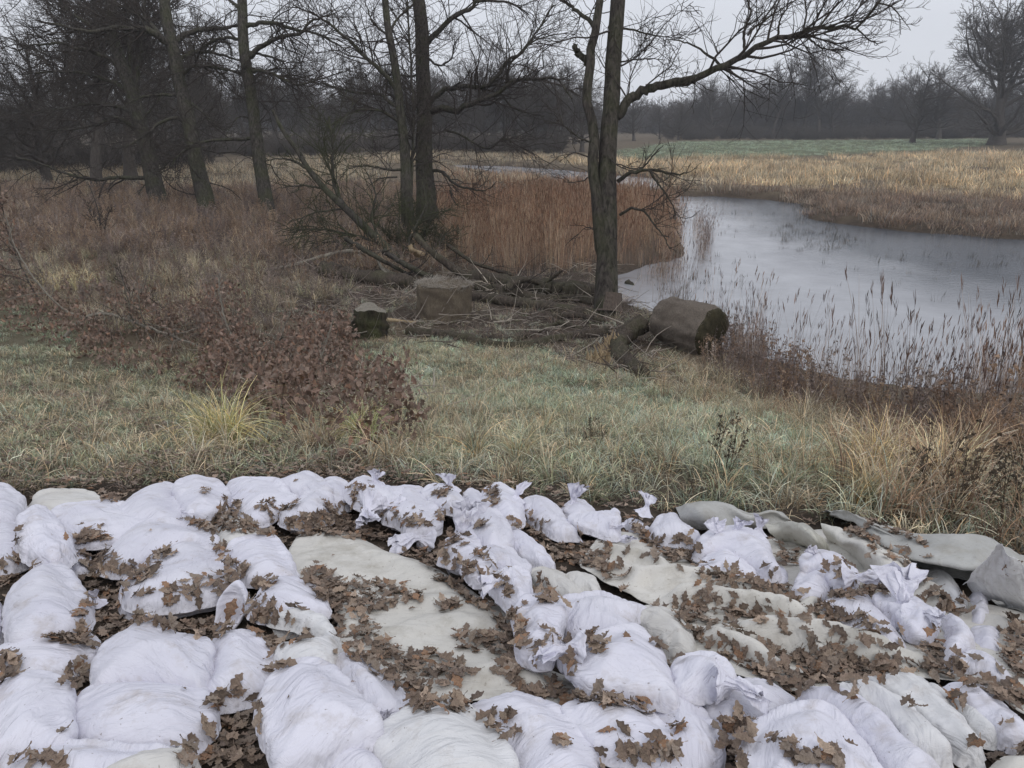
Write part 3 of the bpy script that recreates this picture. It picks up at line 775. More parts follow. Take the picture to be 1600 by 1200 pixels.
def build_bags():
    out = []
    allV, allC, allE, allL, allBE, allBL, allW, off = [], [], [], [], [], [], [], 0
    for bi, b in enumerate(BAGS):
        c, pts, hgt, layer, mk, label, necks = b
        g = np.random.default_rng(100 + bi)
        q = cp(c, pts)
        w3 = P([a[0] for a in q], [a[1] for a in q], layer * .035 + hgt * .5)
        w2 = w3[:, :2]
        w2 = w2 + (w2 - w2.mean(0)) / (np.linalg.norm(w2 - w2.mean(0), axis=1, keepdims=True) + 1e-6) * (.007 if mk != 'n' else 0)
        size = np.sqrt(np.ptp(w2[:, 0]) * np.ptp(w2[:, 1]))
        sp = float(np.clip(size / 22, .0122, .021))
        V2, T, rim, h, bl = bag_mesh(w2, hgt, 0, g, sp)
        # the bag's underside plane follows the slope
        cx, cy = V2.mean(0)
        gz = H(V2[:, 0], V2[:, 1])
        A = np.stack([V2[:, 0] - cx, V2[:, 1] - cy, np.ones(len(V2))], 1)
        co = np.linalg.lstsq(A, gz, rcond=None)[0]
        zb = A @ co + layer * .035
        C = np.stack([V2[:, 0], V2[:, 1], zb + h], 1)
        n = len(C)
        E = np.concatenate([T[:, [0, 1]], T[:, [1, 2]], T[:, [2, 0]]]); E.sort(axis=1); E = np.unique(E, axis=0)
        # opposite corners over each edge stiffen the cloth against sharp creases
        key = {}
        bend = []
        for tri in T:
            for k in range(3):
                a, d = tri[k], tri[(k + 1) % 3]; o = tri[(k + 2) % 3]
                kk = (min(a, d), max(a, d))
                if kk in key: bend.append((key[kk], o))
                else: key[kk] = o
        BE = np.array(bend)
        # spare cloth: more where noise says so, and strongest along one direction, so folds run across it
        th = g.uniform(0, np.pi); ax = np.array([np.cos(th), np.sin(th)])
        def rest(Ed):
            d = C[Ed[:, 1]] - C[Ed[:, 0]]; L = np.linalg.norm(d, axis=1)
            m = (C[Ed[:, 0], :2] + C[Ed[:, 1], :2]) / 2
            al = np.abs((d[:, :2] / (np.linalg.norm(d[:, :2], axis=1, keepdims=True) + 1e-9)) @ ax)
            nz = fbm(m[:, 0] * 6 + bi * 3.1, m[:, 1] * 6, 40)
            e = .02 + .30 * np.clip((nz - .42) * 3.2, 0, 1) * (.15 + .85 * al ** 2)
            for (npx, nd, ns) in necks:
                p = P(*cp(c, [npx])[0], hgt * .8)[0]
                dist = np.hypot(m[:, 0] - p[0], m[:, 1] - p[1])
                rad = (m - p[:2]) / (dist[:, None] + 1e-6)
                tang = 1 - np.abs((d[:, :2] / (np.linalg.norm(d[:, :2], axis=1, keepdims=True) + 1e-9) * rad).sum(1))
                e = e + .22 * np.exp(-(dist / .11) ** 2) * tang
            if mk == 'n': e = e * 1.5
            return L * (1 + e)
        allE.append(E + off); allL.append(rest(E)); allBE.append(BE + off); allBL.append(rest(BE))
        # normals of the core
        N = np.zeros((n, 3))
        fn = np.cross(C[T[:, 1]] - C[T[:, 0]], C[T[:, 2]] - C[T[:, 0]])
        for k in range(3): np.add.at(N, T[:, k], fn)
        N /= np.linalg.norm(N, axis=1, keepdims=True) + 1e-12
        allV.append(C); allC.append(N); allW.append(rim)
        out.append((b, T, rim, slice(off, off + n), zb, bl, h))
        off += n
    C = np.concatenate(allV).astype(np.float32); N = np.concatenate(allC).astype(np.float32)
    rim = np.concatenate(allW)
    E = np.concatenate(allE + allBE); L = np.concatenate(allL + allBL).astype(np.float32)
    ne = sum(len(e) for e in allE)
    kc = np.where(np.arange(len(E)) < ne, .6, .30).astype(np.float32)      # resistance to being shortened
    ks = np.where(np.arange(len(E)) < ne, .9, 0.0).astype(np.float32)       # and to being stretched
    i, j = E[:, 0], E[:, 1]; M = len(C)
    deg = np.bincount(i, minlength=M) + np.bincount(j, minlength=M)
    X = C + N * rng.uniform(0, .004, (M, 1)).astype(np.float32)
    Xp = X.copy(); free = (~rim).astype(np.float32)[:, None]
    over = (1.5 / deg)[:, None].astype(np.float32)
    for it in range(110):
        Vv = (X - Xp) * .92; Xp = X.copy()
        X = X + Vv * free; X[:, 2] -= .00016 * free[:, 0]
        for sub in range(2):
            d = X[j] - X[i]; l = np.sqrt((d * d).sum(1)) + 1e-9
            df = (l - L) / l
            k = np.where(df > 0, ks, kc) * df
            cc = d * k[:, None]
            ac = np.stack([np.bincount(i, cc[:, a], M) - np.bincount(j, cc[:, a], M) for a in range(3)], 1)
            X = X + (ac * over * free * .5).astype(np.float32)
            dn = ((X - C) * N).sum(1)
            X = X - N * (np.minimum(dn, 0) * free[:, 0])[:, None]
    return out, X

t_out, BX = build_bags()
BAGINFO = []
COLL_V, COLL_F, COLL_ID = [], [], []       # triangles leaves may come to rest on

def neck_mesh(p, dirn, s, g):
    """gathered bag mouth: skirt, tied waist and a flattened rag of cloth above it with a torn, uneven lip"""
    dirn = np.array(dirn, float); dirn /= np.linalg.norm(dirn)
    up = np.array([0, 0, 1.0]) if abs(dirn[2]) < .9 else np.array([0, 1.0, 0])
    a = np.cross(dirn, up); a /= np.linalg.norm(a); b = np.cross(dirn, a)
    rot = g.uniform(-.7, .7); a, b = a * math.cos(rot) + b * math.sin(rot), b * math.cos(rot) - a * math.sin(rot)
    ns, nr = 72, 24
    th = np.arange(ns) / ns * 2 * np.pi
    k1, k2 = g.integers(6, 10), g.integers(12, 17)
    ph = g.uniform(0, 6.28, 6)
    bend = a * g.normal(0, .5) + b * g.normal(0, .5)
    wide, thin, tall = g.uniform(.9, 1.25), g.uniform(.30, .5), g.uniform(.85, 1.2)
    sk = g.uniform(-.5, .5)
    V = []
    for q in range(nr):
        t = q / (nr - 1)
        if t < .36:
            u = t / .36
            r = .062 * (1 - u) ** 1.6 + .013; h = -.05 + .065 * u; pl = .10 + .25 * u
            fx = fy = 1.0
        else:
            u = (t - .36) / .64
            e = u ** .8
            r = .013 + .025 * e; h = .015 + .085 * u * tall; pl = .35 + .35 * u
            fx = 1 + (wide * 1.25 - 1) * e; fy = 1 + (thin - 1) * e
        wv = np.sin(k1 * th + ph[0] + t * 1.5) * .55 + np.sin(k2 * th + ph[1] - t * 2) * .35 + np.sin(3 * th + ph[4] + 2 * t) * .35
        rr = r * (1 + pl * wv)
        x = rr * np.cos(th) * fx; y = rr * np.sin(th) * fy + (0 if t < .36 else .010 * u * np.sin(5 * np.cos(th) * 2 + ph[5] + 3 * u))
        lip = 0 if t < .36 else u ** 2 * (.010 * np.sin(th + ph[2]) + .010 * np.sin(2 * th + ph[3]) + .006 * np.sin(5 * th + ph[1]) + sk * .02 * np.cos(th))
        hh = h + lip
        hp = np.maximum(hh, 0)[:, None] if t >= .36 else np.full((ns, 1), max(h, 0))
        V.append(p + s * .88 * (x[:, None] * a + y[:, None] * b + (hh * np.ones(ns))[:, None] * dirn + bend * hp ** 1.5 * 1.8))
    V = np.array(V)
    W = V.reshape(-1, 3)
    cr = np.stack([fbm(W[:, 0] * 38 + W[:, 2] * 21, W[:, 1] * 38 - W[:, 2] * 30, int(k * 7 + k1)) - .5 for k in range(3)], 1)
    W = W + cr * .030 * s
    idx = np.arange(ns * nr).reshape(nr, ns); nx = np.roll(idx, -1, 1)
    F = np.stack([idx[:-1], nx[:-1], nx[1:], idx[1:]], -1).reshape(-1, 4)
    return W, F

for bi, (b, T, rim, sl, zb, bl, h) in enumerate(t_out):
    c, pts, hgt, layer, mk, label, necks = b
    g = np.random.default_rng(900 + bi)
    V = BX[sl].astype(float)
    n = len(V)
    # belly: three rings drawn in under the rim down to the ground
    ridx = np.where(rim)[0]
    cx, cy = V[ridx, :2].mean(0)
    ang = np.arctan2(V[ridx, 1] - cy, V[ridx, 0] - cx)
    # keep the outline order of the rim
    order = ridx[np.argsort(ridx)]
    ring = V[order]
    rings, prev = [], order
    VV = [V]; FF = [T]
    kk = n
    nxt = np.roll(ring[:, :2], -1, 0) - np.roll(ring[:, :2], 1, 0)
    inward = np.stack([-nxt[:, 1], nxt[:, 0]], 1); inward /= np.linalg.norm(inward, axis=1, keepdims=True) + 1e-9
    if (inward * (np.array([cx, cy]) - ring[:, :2])).sum() < 0: inward = -inward
    quads = []
    zr = ring[:, 2] - hgt * .15
    for (ins, fz) in ((.004, .60), (.016, .25), (.034, -.1), (.042, -.5), (.050, -1.0 - layer * .4)):
        q = ring.copy(); q[:, :2] += inward * ins; q[:, 2] = zr + hgt * .15 * fz
        VV.append(q); cur = np.arange(len(q)) + kk; kk += len(q)
        quads.append(np.stack([prev, cur, np.roll(cur, -1), np.roll(prev, -1)], 1))
        prev = cur
    Q = np.concatenate(quads)
    V = np.concatenate(VV)
    # face the triangles up and the belly out
    fn = np.cross(V[T[:, 1]] - V[T[:, 0]], V[T[:, 2]] - V[T[:, 0]])
    if fn[:, 2].sum() < 0: T = T[:, ::-1]
    base = np.array([cx, cy, float(zb.mean())])
    multi = len(necks) > 0
    rimv = np.zeros(len(V)); rimv[:n] = 1 - sstep(0, .6, (h - hgt * .15) / (hgt * .85)); rimv[n:] = 1
    me = mesh_np('sandbag', V - base, [T, Q], True, [MATS[mk]])
    fattr(me, 'rim', rimv)
    if multi:
        root = empty('sandbag', base, label, 'sandbag', 'sandbags laid over the dyke slope')
        o = link('bag_body', me, root)
    else:
        o = root = tag(link('sandbag', me, None, base), label, 'sandbag', 'sandbags laid over the dyke slope')
    md = o.modifiers.new('smooth', 'SUBSURF'); md.levels = 1; md.render_levels = 1
    for (npx, nd, ns) in necks:
        p = P(*cp(c, [npx])[0], layer * .035 + hgt * .75)[0]
        NV, NF = neck_mesh(p, nd, ns, g)
        me2 = mesh_np('tied_neck', NV - base, NF, True, [M_NECK])
        fattr(me2, 'rim', np.zeros(len(NV)))
        no = link('tied_neck', me2, root)
        md = no.modifiers.new('smooth', 'SUBSURF'); md.levels = 1; md.render_levels = 1
    COLL_V.append(V); COLL_F.append(T); COLL_ID.append(('bag', bi))

# ------------------------------------------------------------------ fabric sheets
RIDGES = []
def sheet(name, crop_pts, ridges, label, mat, sp=.022, lift=.012, cat='fabric sheet', seed=0, wr=.02):
    """a spread of fabric over the ground: outline and fold crests given as seen, folds real"""
    poly = np.array([P(*q, lift)[0][:2] for q in crop_pts])
    g = np.random.default_rng(seed)
    per = np.linalg.norm(poly - np.roll(poly, -1, 0), axis=1).sum()
    nb = int(per / sp); B = smooth_closed(poly, nb)
    bl = [tuple(v) for v in B[::3]]
    lo, hi = B.min(0), B.max(0)
    X, Y = np.meshgrid(np.arange(lo[0], hi[0], sp), np.arange(lo[1], hi[1], sp))
    X = X + g.normal(0, sp * .15, X.shape); Y = Y + g.normal(0, sp * .15, Y.shape)
    X, Y = X.ravel(), Y.ravel()
    k = sdpoly(X, Y, bl) > sp * .6
    pts = np.concatenate([B, np.stack([X[k], Y[k]], 1)])
    res = delaunay_2d_cdt([Vector(p) for p in pts], [(i, (i + 1) % nb) for i in range(nb)], [list(range(nb))], 1, 1e-6)
    V2 = np.array([tuple(v) for v in res[0]]); T = np.array([f for f in res[2] if len(f) == 3])
    x, y = V2[:, 0], V2[:, 1]
    hgt = np.zeros(len(V2))
    wxn = x + (fbm(x * 4, y * 4, seed + 3) - .5) * .10; wyn = y + (fbm(x * 4, y * 4, seed + 9) - .5) * .10
    for (pl, a, w) in ridges:
        L = np.array([P(*q, a * .7)[0][:2] for q in pl])
        L = smooth_open(np.c_[L, np.zeros(len(L))], 24)[:, :2]
        RIDGES.append((L, w, name, seed)); w = w * .66
        d = dpoly(wxn, wyn, [tuple(v) for v in L], False)
        # a crest fades out towards both ends
        e0 = np.hypot(x - L[0, 0], y - L[0, 1]); e1 = np.hypot(x - L[-1, 0], y - L[-1, 1])
        env = sstep(0, .22, np.minimum(e0, e1) + .06)
        mod = .65 + .7 * fbm(x * 3, y * 3, seed + 17)
        hgt = np.maximum(hgt, a * 1.05 * mod * env * np.clip(1 - (d / w) ** 2, 0, 1) ** 1.1)
    hgt = hgt * sstep(.0, .10, dpoly(x, y, bl))
    hgt = hgt + np.abs(fbm(x * 20, y * 26, seed + 31) - .5) * .022 + fbm(x * 9, y * 9, seed + 1) * wr + fbm(x * 2.5, y * 2.5, seed + 2) * wr * 1.3
    z = H(x, y) + lift + hgt
    V = np.c_[x, y, z]
    fn = np.cross(V[T[:, 1]] - V[T[:, 0]], V[T[:, 2]] - V[T[:, 0]])
    if fn[:, 2].sum() < 0: T = T[:, ::-1]
    base = np.array([x.mean(), y.mean(), z.min()])
    o = link(name, mesh_np(name, V - base, T, True, [mat]), None, base)
    md = o.modifiers.new('smooth', 'SUBSURF'); md.levels = 1; md.render_levels = 1
    md = o.modifiers.new('thickness', 'SOLIDIFY'); md.thickness = .0025; md.offset = -1
    tag(o, label, cat)
    COLL_V.append(V); COLL_F.append(T); COLL_ID.append(('sheet', name))
    return o

sheet('geotextile_sheet', cp('B', [(-60,290),(60,290),(170,320),(270,370),(400,410),(470,440),(560,500),(640,560),(720,600),(760,700),(800,780),(960,860),(1060,900),(1000,975),(640,965),(480,960),(300,900),(80,760),(60,600),(-100,560),(-140,420)]),
      [(cp('B', [(-40,300),(150,320),(330,390),(480,470)]), .030, .16), (cp('B', [(200,570),(420,555),(640,580)]), .03, .14),
       (cp('B', [(280,700),(480,640),(700,690)]), .025, .12), (cp('B', [(470,880),(700,845),(930,905)]), .05, .10)],
      'flat grey geotextile sheet framed by white sandbags and leaf drifts, left of the knotted row', M_SHEET, .022, .012, seed=3, wr=.018)

sheet('geotextile_sheet', cp('C', [(-230,300),(-60,310),(60,330),(330,330),(480,320),(600,290),(830,310),(960,400),(1010,480),(1180,560),(1300,600),(1450,640),(1480,900),(1420,1040),(1240,930),(1060,890),(860,880),(700,900),(520,920),(330,880),(120,790),(40,640),(-120,560),(-330,440),(-300,370)]),
      [(cp('B', [(870,345),(1050,350),(1230,380),(1400,440)]), .05, .055), (cp('B', [(900,385),(1080,430),(1250,455),(1390,480)]), .06, .06),
       (cp('C', [(-180,480),(-60,455),(150,470),(350,520),(480,540)]), .07, .065), (cp('C', [(-30,480),(140,500),(330,535),(500,545)]), .055, .05),
       (cp('C', [(-60,545),(90,535),(280,560),(450,590),(620,650)]), .085, .075), (cp('C', [(0,600),(90,640),(300,740),(480,830)]), .085, .08),
       (cp('C', [(240,655),(420,680),(620,710),(820,745),(985,765)]), .10, .085), (cp('C', [(400,675),(520,740),(650,840)]), .06, .06),
       (cp('C', [(620,760),(830,790),(960,835),(1080,880)]), .09, .08), (cp('C', [(520,600),(590,620),(620,660)]), .07, .06),
       (cp('C', [(680,530),(760,480),(830,500)]), .08, .07), (cp('C', [(540,570),(600,545),(680,540)]), .07, .06),
       (cp('C', [(1080,850),(1200,850),(1330,880)]), .09, .07), (cp('C', [(1250,930),(1340,900),(1400,880)]), .09, .06),
       (cp('C', [(680,350),(760,330),(850,370),(960,420)]), .08, .09), (cp('C', [(640,340),(700,380),(760,420)]), .05, .06),
       (cp('C', [(820,440),(900,460),(990,500)]), .09, .09), (cp('C', [(950,520),(1030,500),(1085,540)]), .10, .08), (cp('C', [(1230,600),(1320,640),(1400,680)]), .06, .06)],
      'grey green geotextile sheet slumped into long slanting folds on the right slope', M_SHEET, .019, .012, seed=8, wr=.022)

def loft(name, rows, label, mat, cat, nu=70, nv=24, thick=.002, seed=0, wr=.008):
    """cloth surface through rows of (crop, [(x, y, height over ground, metres nearer)...])"""
    R3 = []
    for c, pts in rows:
        q = cp(c, pts)
        p = np.array([P(a[0], a[1], v[2])[0] for a, v in zip(q, pts)])
        R3.append(smooth_open(p, nu))
    R3 = np.stack(R3, 0)
    G = np.stack([smooth_open(R3[:, k], nv) for k in range(nu)], 1)      # nv, nu, 3
    u = np.linspace(0, 8, nu)[None, :]; v = np.linspace(0, 3, nv)[:, None]
    G[..., 2] += (fbm(u * np.ones((nv, 1)), v * np.ones((1, nu)), seed) - .5) * wr * 4
    G[..., 1] += (fbm(u * 2 * np.ones((nv, 1)), v * np.ones((1, nu)), seed + 5) - .5) * wr * 2
    V = G.reshape(-1, 3)
    idx = np.arange(nu * nv).reshape(nv, nu)
    F = np.stack([idx[:-1, :-1], idx[:-1, 1:], idx[1:, 1:], idx[1:, :-1]], -1).reshape(-1, 4)
    base = V.mean(0); base[2] = V[:, 2].min()
    o = link(name, mesh_np(name, V - base, F, True, [mat]), None, base)
    md = o.modifiers.new('thickness', 'SOLIDIFY'); md.thickness = thick
    md = o.modifiers.new('smooth', 'SUBSURF'); md.levels = 1; md.render_levels = 1
    tag(o, label, cat)
    T = np.concatenate([F[:, :3], F[:, [0, 2, 3]]])
    COLL_V.append(V); COLL_F.append(T); COLL_ID.append(('sheet', name))
    return o

loft('fabric_flap', [('C', [(30,190,.01),(130,175,.02),(230,175,.02),(330,215,.02),(440,205,.02),(500,240,.01)]),
                     ('C', [(40,183,.10),(120,160,.17),(210,160,.17),(320,205,.13),(420,200,.13),(485,235,.06)]),
                     ('C', [(55,215,.10),(140,200,.16),(230,190,.15),(320,235,.10),(400,215,.11),(480,240,.05)]),
                     ('C', [(70,268,.03),(150,270,.05),(240,272,.06),(320,270,.04),(410,265,.05),(500,258,.03)])],
     'grey geotextile flap turned up against the grass, left of the folded grey sheet', M_TARP, 'fabric sheet', seed=2)
loft('fabric_roll', [('C', [(600,210,.01),(690,205,.02),(790,245,.02),(930,285,.02),(1100,305,.02),(1250,305,.02),(1360,365,.02),(1470,445,.02)]),
                     ('C', [(628,192,.10),(700,190,.17),(780,222,.19),(850,262,.20),(980,278,.20),(1120,284,.22),(1230,290,.21),(1325,330,.18),(1460,410,.13)]),
                     ('C', [(650,200,.11),(735,208,.18),(820,262,.19),(950,300,.20),(1090,310,.22),(1220,312,.21),(1320,350,.18),(1460,430,.13)]),
                     ('C', [(640,212,.09),(730,232,.15),(800,288,.17),(850,330,.17),(960,380,.17),(1080,398,.18),(1200,420,.18),(1320,425,.15),(1460,475,.11)]),
                     ('C', [(655,214,.07),(740,240,.12),(806,294,.14),(860,332,.13),(965,384,.12),(1085,402,.13),(1205,422,.13),(1325,428,.11),(1460,480,.08)])],
     'stiff grey fabric sheet folded over and lying open along the grass edge at the right', M_TARP, 'fabric sheet', 96, 34, .002, 6, .016)
loft('fabric_flap', [('C', [(605,245,.16),(690,265,.17),(790,295,.17),(850,340,.16),(940,385,.15),(985,440,.12)]),
                     ('C', [(615,275,.13),(690,300,.16),(770,325,.18),(830,370,.18),(900,410,.17),(985,455,.12)]),
                     ('C', [(630,310,.06),(690,335,.10),(750,345,.13),(800,385,.14),(860,440,.14),(930,480,.09)]),
                     ('C', [(640,345,.02),(690,360,.03),(720,375,.04),(790,430,.06),(840,470,.07),(890,500,.03)])],
     'grey geotextile flap folded downhill in front of the folded grey sheet', M_SHEET, 'fabric sheet', seed=12)
loft('cream_cloth', [('C', [(385,245,.10),(450,235,.16),(530,240,.20),(590,275,.18),(635,330,.10)]),
                     ('C', [(400,275,.10),(460,262,.13),(530,275,.16),(590,310,.14),(640,350,.07)]),
                     ('C', [(430,300,.06),(490,300,.08),(550,320,.09),(600,345,.07),(640,368,.03)]),
                     ('C', [(455,325,.02),(510,335,.02),(560,350,.02),(600,365,.02),(635,378,.01)])],
     'cream cloth sagging over the slope just behind the twisted ruffled mouth', M_CREAMCLOTH, 'cloth', seed=14)
loft('fleece_tent', [('C', [(1165,480,.10),(1220,410,.24),(1300,332,.40),(1335,360,.36),(1420,440,.24),(1520,520,.14)]),
                     ('C', [(1180,492,.07),(1240,455,.17),(1305,390,.30),(1335,410,.28),(1420,490,.18),(1520,560,.10)]),
                     ('C', [(1200,515,.05),(1260,500,.11),(1310,480,.16),(1340,500,.15),(1420,540,.11),(1520,600,.06)]),
                     ('C', [(1240,545,.02),(1280,548,.03),(1320,552,.03),(1350,565,.03),(1420,585,.03),(1520,640,.02)])],
     'pale thin fleece pulled up like a small tent at the right edge', M_PALE, 'cloth', 80, 26, .002, 16, .012)
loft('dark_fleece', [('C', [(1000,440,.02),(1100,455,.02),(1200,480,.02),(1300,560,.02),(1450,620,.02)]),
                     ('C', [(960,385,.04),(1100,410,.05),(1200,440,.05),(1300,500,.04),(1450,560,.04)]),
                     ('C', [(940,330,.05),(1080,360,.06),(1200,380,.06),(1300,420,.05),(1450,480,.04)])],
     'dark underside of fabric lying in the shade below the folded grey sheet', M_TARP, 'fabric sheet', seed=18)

# torn bag mouth with a rusty leaf in it, and little scraps
def scrap(crop, xy, dirn, s, label, h=.03, seed=0):
    p = P(*cp(crop, [xy])[0], h)[0]
    NV, NF = neck_mesh(p, dirn, s, np.random.default_rng(seed))
    me = mesh_np('bag_scrap', NV - p, NF, True, [M_NECK]); fattr(me, 'rim', np.zeros(len(NV)))
    o = tag(link('bag_scrap', me, None, p), label, 'bag scrap')
    md = o.modifiers.new('smooth', 'SUBSURF'); md.levels = 1; md.render_levels = 1
scrap('B', (388, 300), (-.6, -.4, .5), 1.0, 'crumpled ball of white bag cloth lying on leaves left of the big knot', .06, 3)
scrap('B', (190, 190), (-.2, -.6, -.1), 1.25, 'ragged white bag mouth hanging into the leaves below the back row', .13, 4)
scrap('A', (372, 540), (-.1, 0, 1), .55, 'tiny white knotted corner sticking out of leaves beside the peaked bag', .05, 5)
scrap('C', (165, 463), (.3, -.3, .3), .45, 'tiny white cloth bit in the leaves below the orange leaf bag', .03, 6)
scrap('C', (1385, 705), (.3, -.3, .6), .5, 'small white cloth scrap in the leaves at the far right edge', .03, 7)
# pouch
pc = P(*cp('A', [(895, 585)])[0], .07)[0]
pv, pf = [], []
nn = 26
for r_i, (rad, dep) in enumerate(((.0, -.03), (.5, -.028), (.82, -.012), (1.0, 0.0), (1.12, -.012), (1.0, -.05), (.7, -.075))):
    for k in range(nn):
        a = 2 * math.pi * k / nn
        rx = .052 * (1 + .10 * math.sin(3 * a + 1) + .05 * math.sin(7 * a)); rz = .068 * (1 + .22 * max(0, math.sin(a)) ** 6 + .05 * math.sin(5 * a))
        pv.append((pc[0] + rad * rx * math.cos(a) + .2 * rad * rz * math.sin(a), pc[1] - dep + .045 * rad * math.sin(a), pc[2] + rad * rz * math.sin(a) + dep * .4))
idx = np.arange(7 * nn).reshape(7, nn); nx = np.roll(idx, -1, 1)
PF = np.stack([idx[:-1], nx[:-1], nx[1:], idx[1:]], -1).reshape(-1, 4)
root = empty('bag_mouth', pc - np.array([0, 0, .07]), 'small torn white bag mouth standing up with a rusty leaf stuck in its opening', 'bag scrap')
o = part('bag_lip', np.array(pv), PF, M_NECK, root)
fattr(o.data, 'rim', np.zeros(len(pv)))
md = o.modifiers.new('s', 'SUBSURF'); md.levels = 1; md.render_levels = 1
# ------------------------------------------------------------------ fallen oak leaves
TONES = [('dark', (.075, .052, .041)), ('brown', (.15, .10, .072)), ('tan', (.25, .185, .135)), ('greyish', (.16, .125, .10)), ('rusty', (.19, .098, .05)), ('brown', (.12, .082, .06)),
         ('pale', (.30, .225, .17)), ('brown', (.17, .12, .09)), ('dark', (.095, .066, .05)), ('tan', (.21, .15, .11)), ('greyish', (.20, .16, .13)), ('brown', (.135, .095, .07))]
def oak_leaf(g, name, tone):
    """lobed oak leaf about 1 unit long, dried into a curl"""
    n = 19
    st = np.concatenate([[-.17], np.linspace(0, 1, n - 1)])
    cl, cw, tw = g.uniform(-.9, 1.0), g.uniform(-1.2, 1.8), g.uniform(-.5, .5)
    p0 = g.uniform(-.4, .4)
    V, vein = [], []
    for i, t in enumerate(st):
        for s in (-1, 0, 1):
            env = .30 * math.sin(max(t, 0) ** 1.15 * math.pi * .94 + .06)
            lob = .80 + .20 * math.sin(2 * math.pi * 3.4 * t + p0 + .25 * s - 1.2)
            w = max(.012, env * lob * g.uniform(.92, 1.08)) if t > 0 else .010
            x = t + .03 * abs(s); yy = s * w
            z = cw * yy * yy * 1.7 + cl * (t - .45) ** 2 * .55 + tw * yy * (t - .4) + (g.normal(0, .022) if s else 0) + .03 * math.sin(8 * t + 3 * s)
            V.append((x - .45, yy, z)); vein.append(1.0 if s == 0 else 0.0)
    F = []
    for i in range(n - 1):
        a = 3 * i
        F += [(a, a + 3, a + 4, a + 1), (a + 1, a + 4, a + 5, a + 2)]
    me = mesh_np(name, np.array(V), np.array(F), True, [M_LEAF])
    fattr(me, 'vein', np.array(vein))
    fattr(me, 'tone', np.tile([*(np.array(tone) * 1.7 + .045), 1.0], (len(V), 1)))
    return me
LEAVES = [oak_leaf(np.random.default_rng(40 + k), 'oak_leaf', TONES[k][1]) for k in range(12)]
SHAPES = ['curled', 'flat', 'cupped']

cv = np.concatenate(COLL_V); ft, fid, k = [], [], 0
for v, f, i in zip(COLL_V, COLL_F, range(len(COLL_V))):
    ft.append(f + k); fid += [i] * len(f); k += len(v)
ft = np.concatenate(ft)
gsel = (GV[:, 1] > .3) & (GV[:, 1] < 13) & (np.abs(GV[:, 0]) < 12)
gm = -np.ones(len(GV), int); gm[gsel] = np.arange(gsel.sum()) + k
gf = GF[gsel[GF].all(1)]
gt = gm[np.concatenate([gf[:, :3], gf[:, [0, 2, 3]]])]
bv = np.concatenate([cv, GV[gsel]]); bt = np.concatenate([ft, gt]); fid += [-1] * len(gt)
BVH = BVHTree.FromPolygons(bv.tolist(), bt.tolist())

